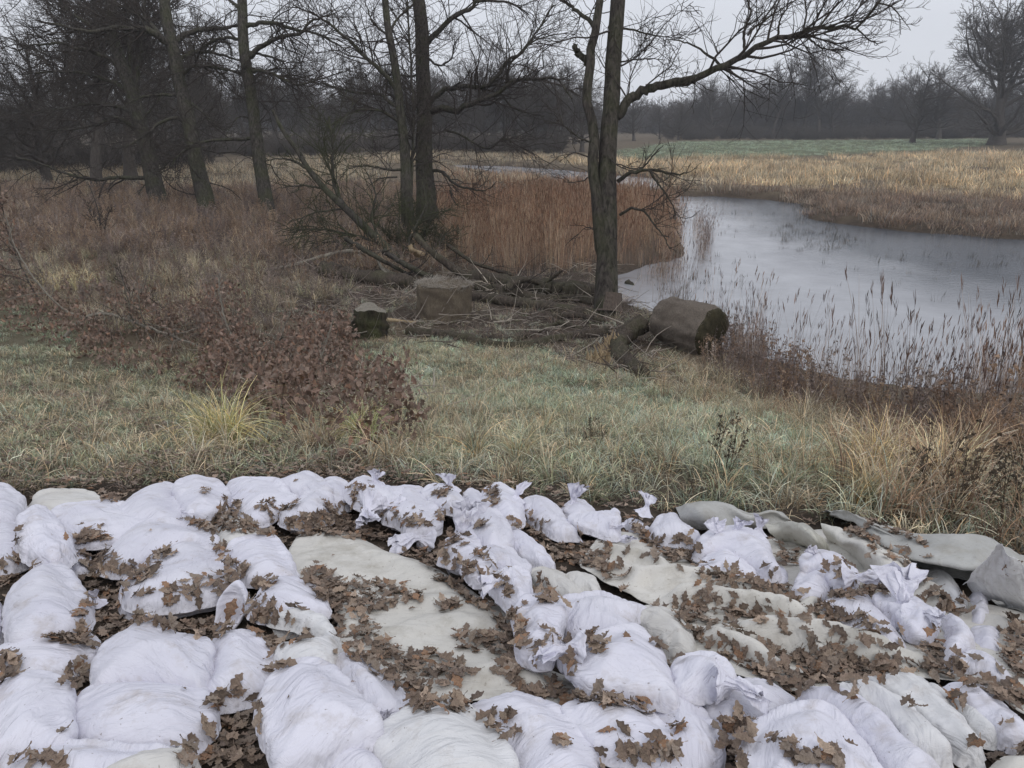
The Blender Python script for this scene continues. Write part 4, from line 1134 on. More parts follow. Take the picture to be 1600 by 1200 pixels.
DRIFT = [('A', [(285,300),(430,295),(420,350),(380,400),(370,450),(335,430),(330,350)]), ('A', [(0,400),(60,385),(190,380),(120,430),(60,460),(0,510)]),
 ('A', [(330,440),(450,390),(560,405),(640,405),(600,460),(480,500),(470,560),(400,560),(350,500)]),
 ('A', [(320,580),(480,545),(560,590),(640,600),(740,545),(900,510),(940,560),(950,640),(860,695),(700,685),(600,645),(500,640),(450,680),(380,740),(250,735),(195,690),(260,650),(340,640)]),
 ('A', [(940,600),(1060,590),(1150,630),(1240,690),(1130,720),(1070,750),(1130,800),(1080,830),(1040,720),(960,660)]),
 ('A', [(0,750),(65,740),(80,830),(20,890),(0,890)]), ('A', [(220,830),(310,785),(350,800),(345,870),(290,910),(255,850)]),
 ('A', [(820,940),(900,890),(990,885),(1025,970),(1010,1010),(1045,1100),(1010,1200),(720,1200),(740,1100),(760,1060),(850,1010)]),
 ('A', [(840,190),(930,160),(950,230),(1030,230),(1100,240),(1300,200),(1400,240),(1350,290),(1000,290),(850,270)]), ('A', [(720,220),(840,235),(850,290),(790,275)]),
 ('A', [(830,320),(880,330),(905,425),(940,470),(1040,470),(970,540),(905,540),(890,440)]), ('A', [(50,1150),(270,1150),(250,1200),(50,1200)]),
 ('A', [(1170,440),(1260,400),(1350,480),(1350,560),(1330,720),(1290,560),(1180,465)]),
 ('A', [(400,140),(520,125),(460,160),(400,160)]), ('A', [(1040,460),(1080,470),(1060,510),(990,490)]), ('A', [(590,370),(680,345),(700,375),(600,390)]),
 ('B', [(-40,260),(0,225),(130,190),(250,240),(330,310),(440,330),(480,380),(560,430),(620,480),(700,540),(780,610),(800,700),(760,760),(700,700),(690,600),(560,550),(440,430),(350,390),(270,325),(0,290)]),
 ('B', [(-40,430),(80,480),(270,475),(430,540),(330,560),(170,600),(60,570),(-40,520)]), ('B', [(470,545),(560,560),(520,600),(455,585)]),
 ('B', [(70,590),(200,600),(290,730),(450,750),(640,830),(560,860),(480,900),(600,950),(560,985),(400,990),(290,890),(150,790),(80,770)]),
 ('B', [(520,670),(610,665),(720,700),(790,790),(760,860),(690,850),(700,770),(560,740)]), ('B', [(780,760),(960,760),(1000,820),(1060,885),(1200,895),(1280,930),(1260,965),(960,970),(900,880),(780,830)]),
 ('B', [(730,230),(850,240),(905,275),(900,300),(830,290)]), ('B', [(840,470),(900,480),(940,550),(860,560)]), ('B', [(930,690),(1000,680),(1110,690),(1115,760),(1020,730)]),
 ('B', [(620,1000),(690,975),(745,1000),(770,1080),(700,1090)]), ('B', [(905,1085),(980,1080),(985,1115),(905,1118)]),
 ('B', [(1080,1130),(1180,1150),(1330,1080),(1400,1120),(1400,1200),(1100,1200)]), ('B', [(470,180),(520,185),(500,240),(460,240)]), ('B', [(645,110),(700,110),(700,170),(650,180)]), ('B', [(420,130),(490,120),(480,145)]),
 ('B', [(860,340),(1000,345),(1200,430),(1150,440),(1000,410)]), ('B', [(1050,380),(1240,430),(1240,455),(1080,425)]), ('B', [(1100,485),(1200,490),(1190,510),(1110,505)]), ('B', [(1260,660),(1330,690),(1400,790),(1340,750)]),
 ('B', [(1010,260),(1060,265),(1050,290),(1000,280)]), ('B', [(600,235),(660,240),(650,265),(610,260)]), ('B', [(1200,240),(1300,280),(1350,330),(1330,350),(1240,300)]), ('B', [(1240,350),(1400,380),(1400,430),(1300,400)]),
 ('C', [(0,360),(110,350),(130,440),(60,440),(0,410)]), ('C', [(20,560),(160,570),(180,620),(300,640),(280,670),(100,640),(20,600)]), ('C', [(80,495),(190,500),(320,520),(300,550),(200,545)]),
 ('C', [(310,580),(400,620),(470,670),(380,665)]), ('C', [(150,660),(320,680),(330,725),(220,700)]), ('C', [(370,770),(600,790),(800,780),(920,840),(850,865),(660,890),(520,910),(400,870),(340,820)]),
 ('C', [(480,700),(560,715),(700,780),(900,820),(800,840),(620,800)]), ('C', [(495,625),(600,580),(700,650),(740,715),(640,690)]), ('C', [(410,310),(480,290),(550,350),(450,345)]), ('C', [(430,360),(520,360),(510,410),(440,410)]),
 ('C', [(700,370),(830,350),(830,420),(760,460),(750,420)]), ('C', [(800,480),(870,460),(870,530),(770,520)]), ('C', [(960,690),(1080,690),(1100,790),(1240,840),(1060,870),(980,790)]), ('C', [(1060,540),(1180,545),(1190,600),(1080,590)]),
 ('C', [(1300,670),(1400,620),(1420,850),(1360,850),(1310,760)]), ('C', [(180,1050),(250,990),(370,1030),(310,1140),(300,1200),(170,1200),(210,1130)]), ('C', [(380,1080),(530,1110),(720,1110),(680,1200),(540,1200),(430,1130)]),
 ('C', [(1000,1140),(1110,1170),(1230,1080),(1400,1080),(1400,1130),(1280,1150),(1100,1200)]), ('C', [(380,480),(500,490),(500,560),(420,520)]), ('C', [(640,510),(860,530),(680,555)]), ('C', [(1040,870),(1320,890),(1400,900),(1390,1000),(1240,920),(1100,880)]),
 ('C', [(600,580),(680,560),(740,690),(640,640)]), ('C', [(730,610),(800,610),(820,670),(760,660)]), ('C', [(680,890),(760,935),(780,960),(700,920)]), ('C', [(920,950),(980,970),(990,990),(930,970)]), ('C', [(1100,925),(1180,960),(1190,975),(1120,950)]),
 ('C', [(0,1080),(40,1100),(60,1180),(0,1200)]), ('C', [(0,1030),(60,1030),(60,1065),(10,1060)]), ('C', [(240,440),(390,470),(400,510),(240,480)]), ('C', [(140,460),(230,480),(220,500),(100,480)]),
 ('C', [(50,290),(120,330),(120,350),(0,350)]), ('C', [(1240,600),(1330,620),(1310,670),(1250,650)])]

def area(q): q = np.array(q); return .5 * abs(np.dot(q[:, 0], np.roll(q[:, 1], 1)) - np.dot(q[:, 1], np.roll(q[:, 0], 1)))
def sample_poly(q, n, g):
    q = np.array(q); lo, hi = q.min(0), q.max(0); out = np.zeros((0, 2))
    while len(out) < n:
        s = g.uniform(lo, hi, (max(60, n * 3), 2)); s = s[inpoly(s[:, 0], s[:, 1], [tuple(v) for v in q])]
        out = np.concatenate([out, s])
    return out[:n]

lg = np.random.default_rng(77)
spots = []
camv = Vector((0, 0, CZ))
for c, pts in DRIFT:
    q = cp(c, pts)
    w = [tuple(v[:2]) for v in P([a[0] for a in q], [a[1] for a in q], .07)]
    n = int(area(w) * 2300) + 2
    sp = sample_poly(q, n, lg)
    dr = rays(sp[:, 0], sp[:, 1])
    for d in dr:
        hit = BVH.ray_cast(camv, Vector(d))
        if hit[0] is None: continue
        nn = hit[1] if hit[1].z > 0 else -hit[1]
        p = hit[0] + (Vector((0, -.05, 0)) if nn.z < .45 else Vector((0, 0, 0)))
        spots.append((p.x, p.y, 1))
for L, w, nm, sd_ in RIDGES:
    if sd_ != 8: continue
    seg = np.linalg.norm(np.diff(L, axis=0), axis=1).sum(); n = int(seg * 150)
    tt = lg.uniform(0, len(L) - 1.001, n); k = tt.astype(int); f = (tt - k)[:, None]
    p = L[k] * (1 - f) + L[k + 1] * f
    keepn = fbm(p[:, 0] * 3.5, p[:, 1] * 3.5, 71) > .40
    side = np.where(lg.random(n) < .8, -1, 1)
    spots += [(a[0], a[1] + s_ * w * lg.uniform(.6, 1.25), 3) for a, s_, kk in zip(p, side, keepn) if kk]
# loose leaves: scattered over bags, fabric and the verge behind
zb2 = [tuple(v) for v in Z_BAGS]
s = sample_poly([(-5, 1.2), (5, 1.2), (8, 5), (-8, 5)], 700, lg)
spots += [(a[0], a[1], 0) for a in s]
VERGE = plan([(-60, 600), (150, 620), (330, 690), (520, 700), (620, 735), (800, 745), (1000, 780), (1000, 800), (600, 760), (280, 765), (-100, 800)])
s = sample_poly(VERGE, 8000, lg); s = s[fbm(s[:, 0] * 1.3, s[:, 1] * 1.3, 66) > .46]
spots += [(a[0], a[1], 2) for a in s]
s = sample_poly(plan([(200, 740), (620, 742), (1000, 790), (1000, 800), (600, 765), (200, 775)]), 260, lg); spots += [(a[0], a[1], 2) for a in s]

s = sample_poly([(-4.5, 1.3), (4.5, 1.3), (6.5, 4.6), (-6.5, 4.6)], 9000, lg); s = s[sdpoly(s[:, 0], s[:, 1], zb2) > .05]; spots += [(a[0], a[1], 4) for a in s]
place = []
for x, y, kind in spots:
    hit = BVH.ray_cast(Vector((x, y, 9)), Vector((0, 0, -1)))
    if hit[0] is None: continue
    n = hit[1] if hit[1].z > 0 else -hit[1]
    src = fid[hit[2]]
    if src >= 0 and COLL_ID[src][0] == 'sheet' and kind < 2 and x > .4 and hit[0].z - float(H(np.array([x]), np.array([y]))[0]) > .062 and lg.random() < .88: continue
    if kind == 4 and src != -1: continue
    if kind == 0 and src == -1 and lg.random() < .4: continue
    if kind == 0:
        sdd = fbm(x * 1.7, y * 1.7, 12)
        if sdd < .48: continue
    if kind in (0,) and n.z < .75: continue
    sc = float(np.clip(lg.normal(.043, .011), .022, .075))
    if kind == 0 and lg.random() < .6: sc *= .45
    lift = lg.uniform(.002, .026 if kind in (1, 3, 4) else .010) + (lg.uniform(.02, .09) if kind == 2 else 0)
    pt = np.array(hit[0]) + np.array([0, 0, lift])
    tilt = n.copy(); tilt += Vector(lg.normal(0, .18 if kind == 1 else .12, 3)); tilt.normalize()
    qn = tilt.to_track_quat('Z', 'Y'); 
    m = Matrix.Translation(Vector(pt)) @ qn.to_matrix().to_4x4() @ Matrix.Rotation(lg.uniform(0, 6.28), 4, 'Z') @ Matrix.Scale(sc, 4)
    px, py, dep = to_px(pt)
    inframe = -20 < px < 1620 and 0 < py < 1215
    place.append((sc / dep if inframe else 0, m, src, kind, float(px), float(py), sc))
print('leaves', len(place))
# those that show largest, and are not buried, are objects of their own
camo = Vector((0, 0, CZ))
order = sorted(range(len(place)), key=lambda i: -place[i][0])
single = []
grid = {}
for i in order:
    s_, m, src, kind, px, py, sc = place[i]
    key = (int(px // 13), int(py // 11))
    if grid.get(key, 0) >= 1 : continue
    if sc < .035: continue
    grid[key] = 1
    single.append(i)
    if len(single) >= 300: break
sset = set(single)

TRAIL = set('with and in the a of by at to its one on right left over from behind below along an beside two across out down as deep half small wide big white dark second few upright resting showing peeping lying running cut hindmost pointing tucked standing sloping squeezed filled'.split())
BAGPX = []
for c, pts, hgt, layer, mk, label, necks in BAGS:
    q = np.array(cp(c, pts)); BAGPX.append(q.mean(0))
BAGPX = np.array(BAGPX)
def where(src, px, py, k):
    head = TONES[k][0] + ' oak leaf '
    if src >= 0 and COLL_ID[src][0] == 'bag':
        bi = COLL_ID[src][1]; rel = 'on the '
    else:
        bi = int(np.argmin(np.hypot(BAGPX[:, 0] - px, (BAGPX[:, 1] - py) * 1.5)))
        rel = ('on grey fabric near the ' if src >= 0 else 'in litter beside the ')
    w = (head + rel + BAGS[bi][5]).split(',')[0].split()[:16]
    while w[-1] in TRAIL: w.pop()
    return ' '.join(w)
pl = bpy.data.objects.new('stuck_leaf', LEAVES[4]); col.objects.link(pl)
pm = bpy.data.objects['bag_mouth']; pl.parent = pm
pl.matrix_local = Matrix.Translation((0.005, -.012, .072)) @ Matrix.Rotation(R(65), 4, 'X') @ Matrix.Rotation(R(70), 4, 'Z') @ Matrix.Scale(.085, 4)
for i in single:
    s_, m, src, kind, px, py, sc = place[i]
    o = bpy.data.objects.new('oak_leaf', LEAVES[i % 12])
    col.objects.link(o); o.matrix_world = m
    tag(o, where(src, px, py, i % 12), 'leaf', 'fallen brown oak leaves')

# ------------------------------------------------------------------ scatter: one host mesh of points, each point carries a plant
def scatter(name, protos, pts, rot, scale, tint, label=None, cat=None, parent=None, kind='stuff', group=None):
    """protos: meshes; rot (N,3) euler; scale (N,) or (N,3); tint (N,3)"""
    pts = np.asarray(pts, float); n = len(pts)
    scale = np.asarray(scale, float)
    if scale.ndim == 1: scale = np.repeat(scale[:, None], 3, 1)
    me = bpy.data.meshes.new(name)
    off = np.array(parent.location) if parent is not None else np.zeros(3)
    me.vertices.add(n); me.vertices.foreach_set('co', (pts - off).astype(np.float32).ravel())
    fattr(me, 'rot', rot); fattr(me, 'size', scale); fattr(me, 'tint', np.c_[tint, np.ones(n)])
    a = me.attributes.new('pick', 'INT', 'POINT'); a.data.foreach_set('value', (np.arange(n) * 7919 % len(protos)).astype(np.int32))
    me.update()
    o = link(name, me, parent)
    ng = bpy.data.node_groups.new(name + '_scatter', 'GeometryNodeTree')
    ng.interface.new_socket('Geometry', in_out='INPUT', socket_type='NodeSocketGeometry')
    ng.interface.new_socket('Geometry', in_out='OUTPUT', socket_type='NodeSocketGeometry')
    N, L = ng.nodes, ng.links
    gi, go = N.new('NodeGroupInput'), N.new('NodeGroupOutput')
    gi2 = N.new('GeometryNodeGeometryToInstance')
    for p in reversed(protos):
        po = bpy.data.objects.new(name + '_plant', p)
        oi = N.new('GeometryNodeObjectInfo'); oi.inputs['Object'].default_value = po
        L.new(oi.outputs['Geometry'], gi2.inputs[0])
    ip = N.new('GeometryNodeInstanceOnPoints')
    ip.inputs['Pick Instance'].default_value = True
    def nattr(nm, ty):
        q = N.new('GeometryNodeInputNamedAttribute'); q.data_type = ty; q.inputs['Name'].default_value = nm
        return q.outputs['Attribute']
    L.new(gi.outputs[0], ip.inputs['Points']); L.new(gi2.outputs[0], ip.inputs['Instance'])
    L.new(nattr('pick', 'INT'), ip.inputs['Instance Index'])
    e2r = N.new('FunctionNodeEulerToRotation'); L.new(nattr('rot', 'FLOAT_VECTOR'), e2r.inputs[0])
    L.new(e2r.outputs[0], ip.inputs['Rotation']); L.new(nattr('size', 'FLOAT_VECTOR'), ip.inputs['Scale'])
    L.new(ip.outputs[0], go.inputs[0])
    md = o.modifiers.new('scatter', 'NODES'); md.node_group = ng
    return tag(o, label, cat, group, kind)

def euler_of(ms): return np.array([tuple(m.to_euler()) for m in ms])
rest = [i for i in range(len(place)) if i not in sset]
ms = [place[i][1] for i in rest]
scatter('leaf_litter', LEAVES, [tuple(m.translation) for m in ms], euler_of([m.to_3x3().normalized() for m in ms]), np.array([place[i][6] for i in rest]), np.ones((len(rest), 3)),
        'thick drifts of brown oak leaves between the sandbags', 'leaf litter')
# ------------------------------------------------------------------ grasses, reeds and herbs (nobody could count them)
def clump(name, nb, hgt, spread, width, lean, seg, g, curve=1.0, tip=1.45, base=.28, plume=False, thin_top=True):
    """tuft of tapering bent blades; 'blade' paints gap shade into the bases and lightens dry tips"""
    V, F, C = [], [], []
    for b in range(nb):
        az = g.uniform(0, 6.28); r = spread * math.sqrt(g.uniform(0, 1))
        x0, y0 = r * math.cos(az), r * math.sin(az)
        ld = az + g.normal(0, .8); h = hgt * g.uniform(.5, 1.1); l = lean * g.uniform(.2, 1.3)
        fa = g.uniform(0, 6.28); wx, wy = math.cos(fa), math.sin(fa)
        sh = math.exp(g.normal(0, .36)); hue = g.normal(0, .08)
        k0 = len(V)
        for s in range(seg + 1):
            t = s / seg
            ang = l * t ** curve
            d = h * t
            cx = x0 + math.cos(ld) * d * math.sin(ang); cy = y0 + math.sin(ld) * d * math.sin(ang); cz = d * math.cos(ang) if ang < 1.57 else d * .03
            w = width * (1 - .8 * t if thin_top else 1) * .5
            V += [(cx - wx * w, cy - wy * w, cz), (cx + wx * w, cy + wy * w, cz)]
            q = (base + (tip - base) * t) * sh  # base tone carries the shade between blades
            C += [(q * (1 + hue), q, q * (1 - hue), 1)] * 2
        for s in range(seg):
            a = k0 + 2 * s; F.append((a, a + 1, a + 3, a + 2))
        if plume and g.random() < plume:
            p = V[-1]; k1 = len(V)
            for m in range(4):
                aa = g.uniform(0, 6.28); ww = .012 + .01 * g.random(); hh = .10 + .08 * g.random()
                z0 = p[2] - .04 * m
                kk = len(V)
                V += [(p[0], p[1], z0), (p[0] + math.cos(aa) * ww, p[1] + math.sin(aa) * ww, z0 + hh * .4), (p[0] + math.cos(aa) * ww * 1.6, p[1] + math.sin(aa) * ww * 1.6, z0 + hh), (p[0] + math.cos(aa + .8) * ww, p[1] + math.sin(aa + .8) * ww, z0 + hh * .5)]
                F.append((kk, kk + 1, kk + 2, kk + 3)); C += [(.55 * sh, .45 * sh, .42 * sh, 1)] * 4
    me = mesh_np(name, np.array(V), np.array(F), True, [M_BLADE])
    fattr(me, 'blade', np.array(C))
    return me

def herb(name, g, hgt, nb, thick):
    """dead weed stalk: stiff stem, short side shoots, seed heads"""
    st = np.zeros((nb, 3)); st[:, :2] = g.normal(0, .05, (nb, 2))
    d = np.c_[g.normal(0, .10, (nb, 2)), np.ones(nb)]
    A, Ar = grow(st, d, hgt * g.uniform(.6, 1.05, nb), np.full(nb, thick), np.full(nb, thick * .4), 6, .05, .02, g)
    prt = [tubes(A, Ar, 3)]
    s, dd, l, r = spawn(A, Ar, nb * 9, .35, 1, (.3, .8), (.10, .28), .6, g, thick * .35)
    Bq, Br = grow(s, dd, l, r, r * .5, 3, .12, .12, g); prt.append(tubes(Bq, Br, 3))
    # seed clusters
    tips = Bq[:, -1]; m = len(tips)
    q = tips[:, None, :] + g.normal(0, .012, (m, 3, 3)) * hgt
    e = q[:, :, None, :] + g.normal(0, .009, (m, 3, 4, 3))
    prt.append((e.reshape(-1, 3), np.arange(m * 12).reshape(-1, 4)))
    V, F = merge(prt)
    me = mesh_np(name, V, F, True, [M_BLADE])
    c = np.ones((len(V), 4)); c[:, :3] = g.uniform(.7, 1.15, (len(V), 1))
    fattr(me, 'blade', c)
    return me

G = np.random.default_rng
SHORT = [clump('short_grass', 22, .11, .07, .0075, 1.1, 3, G(200 + k)) for k in range(3)]
MATTED = [clump('matted_grass', 22, .30, .10, .0085, 1.75, 5, G(210 + k), .8, 1.4, .4) for k in range(4)]
TALL = [clump('tall_dead_grass', 30, .46, .08, .0085, .9, 5, G(220 + k), 1.4, 1.4, .4) for k in range(3)]
ARCH = [clump('sedge_leaves', 46, .62, .06, .011, 1.35, 6, G(230 + k), 1.3, 1.3, .5) for k in range(3)]
REED = [clump('reed_stems', 16, 1.75, .28, .011, .14, 3, G(240 + k), 1.5, 1.15, .75, .7) for k in range(4)]
SPARSE = [clump('reed_stems', 7, 1.5, .30, .010, .20, 3, G(250 + k), 1.5, 1.1, .8, .5) for k in range(4)]
STUB = [clump('broken_reeds', 9, .30, .16, .013, .35, 2, G(260 + k), 1, 1, .8) for k in range(3)]
HERB = [herb('dead_herb', G(270 + k), .62, 4, .0042) for k in range(3)]
TUFTFAR = [clump('meadow_tuft', 60, .42, .75, .022, .9, 3, G(280 + k), 1.2, 1.2, .7) for k in range(3)]

sg = G(5)
def tints(n, cols, g, var=.14):
    c = np.array(cols)[g.integers(0, len(cols), n)] * 1.8
    return c * np.exp(g.normal(0, var, (n, 1)))
def on_ground(xy, sink=.015): return np.c_[xy, H(xy[:, 0], xy[:, 1]) - sink]
def field(poly_px, per_m2, g, soft=0, h=0.0, keep=None, maxn=None):
    w = plan(poly_px, h)
    n = int(area(w) * per_m2)
    if maxn: n = min(n, maxn)
    s = sample_poly(w, n, g)
    k = sdpoly(s[:, 0], s[:, 1], Z_BAGS) < .22
    k &= H(s[:, 0], s[:, 1]) > .02
    if keep is not None: k &= keep(s[:, 0], s[:, 1])
    return s[k]
def patch(f, seed, lo, soft=.1): return lambda x, y: fbm(x * f, y * f, seed) + sg.uniform(-soft, soft, len(x)) > lo
def spread(name, protos, polys, dens, cols, sc, label, cat, keep=None, lean=.14, var=.16, zs=(.8, 1.25), sink=.015, maxn=None, hvar=0, edge=0):
    xy = np.concatenate([field(p, dens, sg, keep=keep, maxn=maxn) for p in polys])
    n = len(xy)
    s = sg.uniform(*sc, n); S = np.c_[s, s, s * sg.uniform(*zs, n)]
    if hvar: S *= (.45 + 1.1 * fbm(xy[:, 0] * hvar, xy[:, 1] * hvar, 91))[:, None]
    if edge:
        sd = np.max([sdpoly(xy[:, 0], xy[:, 1], plan(p)) for p in polys], 0); S *= np.clip(.22 + .78 * sd / edge, .2, 1)[:, None]
    rot = np.c_[sg.normal(0, lean, (n, 2)), sg.uniform(0, 6.28, n)]
    return scatter(name, protos, on_ground(xy, sink), rot, S, tints(n, cols, sg, var), label, cat)

GREEN = [(.18, .20, .13), (.22, .235, .165), (.155, .165, .11), (.25, .26, .20), (.20, .19, .13)]
FROST = [(.27, .285, .22), (.31, .32, .26), (.21, .24, .165), (.24, .255, .19), (.32, .31, .255)]
TAN = [(.30, .25, .175), (.36, .31, .225), (.25, .205, .145), (.33, .285, .21), (.21, .18, .135), (.25, .24, .165)]
STRAW = [(.39, .32, .20), (.34, .275, .155), (.42, .365, .25), (.32, .285, .17)]
RUST = [(.19, .132, .092), (.235, .17, .12), (.165, .115, .085), (.28, .21, .15)]
PURPLE = [(.145, .115, .105), (.19, .155, .135), (.12, .095, .085), (.23, .19, .165)]

A_SLOPE = [(-420, 540), (330, 560), (620, 530), (1050, 560), (1300, 640), (1700, 720), (1900, 960), (1600, 880), (1300, 812), (1000, 795), (600, 745), (280, 752), (-420, 810)]
spread('short_grass', SHORT, [A_SLOPE], 62, GREEN + GREEN[:2] + TAN, (.6, 1.5), 'short green and frosted grass on the dyke slope', 'grass', patch(.9, 51, .36))
spread('frosted_grass', SHORT, [[(590, 545), (700, 525), (850, 545), (1000, 590), (1090, 625), (1010, 680), (880, 665), (740, 640), (620, 625)], [(1040, 640), (1180, 630), (1310, 690), (1330, 770), (1180, 790), (1040, 720)]],
       110, [(.25, .30, .22), (.30, .34, .27), (.20, .25, .165), (.23, .28, .20), (.31, .33, .27)], (.5, 1.2), 'short frosted pale green grass in front of the logs', 'grass', patch(1.2, 52, .36))
spread('frosted_grass', SHORT, [[(-420, 470), (60, 480), (200, 575), (310, 610), (340, 700), (260, 752), (-420, 800)]], 70, FROST[2:4] + GREEN + [(.20, .25, .175)], (.5, 1.1), 'short green grass dusted with frost at the left of the slope', 'grass', patch(1.1, 53, .49, .06))
spread('matted_grass', MATTED, [[(340, 640), (640, 600), (1000, 640), (1300, 690), (1620, 760), (1950, 830), (1950, 1040), (1620, 880), (1300, 815), (1000, 798), (620, 752), (290, 755), (250, 720)]], 40, TAN[:3] + GREEN[:4] + FROST[:3], (.4, .9),
       'matted dead grass with green blades above the sandbags', 'grass', patch(.8, 54, .30))
spread('matted_grass', MATTED, [[(600, 545), (1080, 570), (1320, 640), (1640, 730), (1620, 780), (1300, 700), (1000, 650), (640, 610)]], 20, TAN, (.6, 1.1), 'thin straw coloured grass among the frosted turf', 'grass', patch(1.1, 55, .46))
spread('matted_grass', MATTED, [[(-420, 560), (320, 600), (340, 760), (-420, 800)]], 15, TAN + PURPLE[1:2], (.5, 1.0), 'wisps of dead grass on the left lawn', 'grass', patch(1.5, 56, .42))
spread('tall_dead_grass', TALL, [[(620, 640), (1000, 660), (1320, 680), (1640, 760), (1640, 880), (1300, 815), (1000, 796), (640, 752)]], 7, TAN + STRAW[:1], (.5, 1.0), 'tall dry grass tufts along the foot of the slope', 'grass', patch(1.4, 57, .52))
spread('tall_dead_grass', TALL, [[(1290, 650), (1620, 690), (1950, 720), (1950, 1000), (1640, 880), (1420, 830), (1300, 770)]], 30, RUST + TAN[2:5] + RUST + STRAW[1:2], (.5, 1.05), 'tall straw and rust coloured grass at the right', 'grass', patch(1.0, 58, .40))
spread('tall_dead_grass', TALL, [[(1050, 560), (1300, 630), (1300, 680), (1000, 640)]], 16, RUST[3:] + TAN, (.5, .85), 'straw coloured grass behind the lying bale', 'grass', patch(1.0, 59, .42))
spread('tall_dead_grass', TALL, [[(-420, 395), (330, 400), (560, 455), (420, 520), (300, 580), (60, 480), (-420, 500)]], 20, TAN + PURPLE[:2] + GREEN[4:] + TAN[4:], (.5, 1.2), 'tall pale dead grass behind the leafy branches', 'grass', patch(.8, 60, .46))
spread('matted_grass', MATTED, [[(390, 440), (640, 440), (1000, 470), (1060, 530), (960, 600), (620, 545), (420, 500)]], 14, PURPLE + TAN[4:], (.6, 1.1), 'brown dead stems lying between the logs', 'grass', patch(1.2, 61, .45))
# low reddish herbs of the wet ground under the trees
spread('red_herbs', HERB, [[(-120, 300), (300, 305), (700, 300), (700, 430), (560, 440), (330, 400), (-120, 400)]], 6.5, PURPLE + RUST, (.8, 1.5), 'reddish brown dead herbs under the bare trees', 'herbs', lean=.2, maxn=7000)
spread('wet_grass', TALL, [[(-120, 290), (300, 300), (700, 300), (700, 430), (560, 440), (330, 400), (-120, 400)]], 9, RUST + PURPLE + TAN[:2], (.9, 1.7), 'rusty dead grass of the wet ground under the trees', 'grass', patch(.35, 62, .40), maxn=9000)
# reed bed, bank reeds, water stubs
spread('reed_bed', REED, [[(640, 322), (850, 316), (1040, 328), (1090, 338), (1112, 372), (1110, 412), (1010, 436), (930, 436), (800, 440), (700, 420)]], 10, [(.22, .15, .105), (.26, .175, .12), (.19, .125, .09), (.32, .245, .17), (.27, .20, .14)], (.5, .85), 'dense rust brown reed bed beside the pond', 'reed bed', lean=.11, hvar=.5, edge=1.0, maxn=9000, var=.2)
spread('bank_reeds', REED, [[(1150, 548), (1240, 598), (1340, 640), (1480, 665), (1700, 700), (1700, 725), (1460, 690), (1300, 652), (1200, 610), (1130, 560)]], 8, PURPLE + RUST[:3] + [(.10, .08, .07)], (.35, .72), 'dark dead reeds on the near bank of the pond', 'reeds', patch(.9, 72, .42), lean=.12, hvar=.8)
spread('bank_herbs', HERB, [[(1130, 540), (1240, 605), (1340, 650), (1480, 675), (1700, 710), (1700, 760), (1460, 715), (1300, 670), (1200, 640), (1100, 580)]], 26, PURPLE + RUST[:3], (.6, 1.2), 'dark brown herb stalks lining the near bank', 'herbs', lean=.2)

def wet(name, protos, polys, n, sc, cols, label, lean=.1, depth=-.05):
    xy = np.concatenate([sample_poly(on_plane(p, 0.0), m, sg) for p, m in zip(polys, n)])
    k = len(xy); s = sg.uniform(*sc, k)
    scatter(name, protos, np.c_[xy, np.full(k, depth)], np.c_[sg.normal(0, lean, (k, 2)), sg.uniform(0, 6.28, k)], np.c_[s, s, s * sg.uniform(.7, 1.4, k)], tints(k, cols, sg, .2), label, 'reeds')
wet('pond_reeds', SPARSE, [[(1160, 545), (1250, 565), (1400, 610), (1560, 600), (1700, 650), (1700, 700), (1480, 660), (1340, 635), (1240, 590)], [(1000, 430), (1060, 430), (1130, 500), (1160, 550), (1090, 515), (1020, 470)], [(1520, 590), (1640, 570), (1700, 690), (1480, 660)]],
    [70, 30, 130], (.4, 1.0), PURPLE + RUST, 'sparse dead reeds standing in the near pond edge', .08)
wet('pond_stubs', STUB, [[(1220, 352), (1300, 355), (1370, 380), (1300, 400), (1215, 390)], [(1090, 330), (1240, 330), (1240, 370), (1130, 380)], [(1090, 400), (1180, 400), (1180, 500), (1120, 510)], [(1380, 400), (1600, 395), (1640, 420), (1400, 415)], [(1010, 430), (1090, 420), (1130, 500), (1040, 480)], [(1240, 320), (1330, 335), (1310, 352), (1240, 350)], [(1250, 400), (1500, 380), (1500, 480), (1260, 440)]],
    [150, 30, 34, 40, 50, 150, 18], (.4, .95), [(.04, .035, .027), (.07, .055, .04), (.055, .048, .035)], 'dark broken reed stubs poking out of the pond', .2)
wet('pond_reeds', REED, [[(1072, 340), (1098, 345), (1112, 376), (1108, 408), (1090, 420), (1085, 372)], [(985, 430), (1090, 405), (1105, 415), (1010, 450)]], [46, 30], (.3, .6), RUST + PURPLE, 'ragged outer reeds of the reed bed standing in the pond', .14)
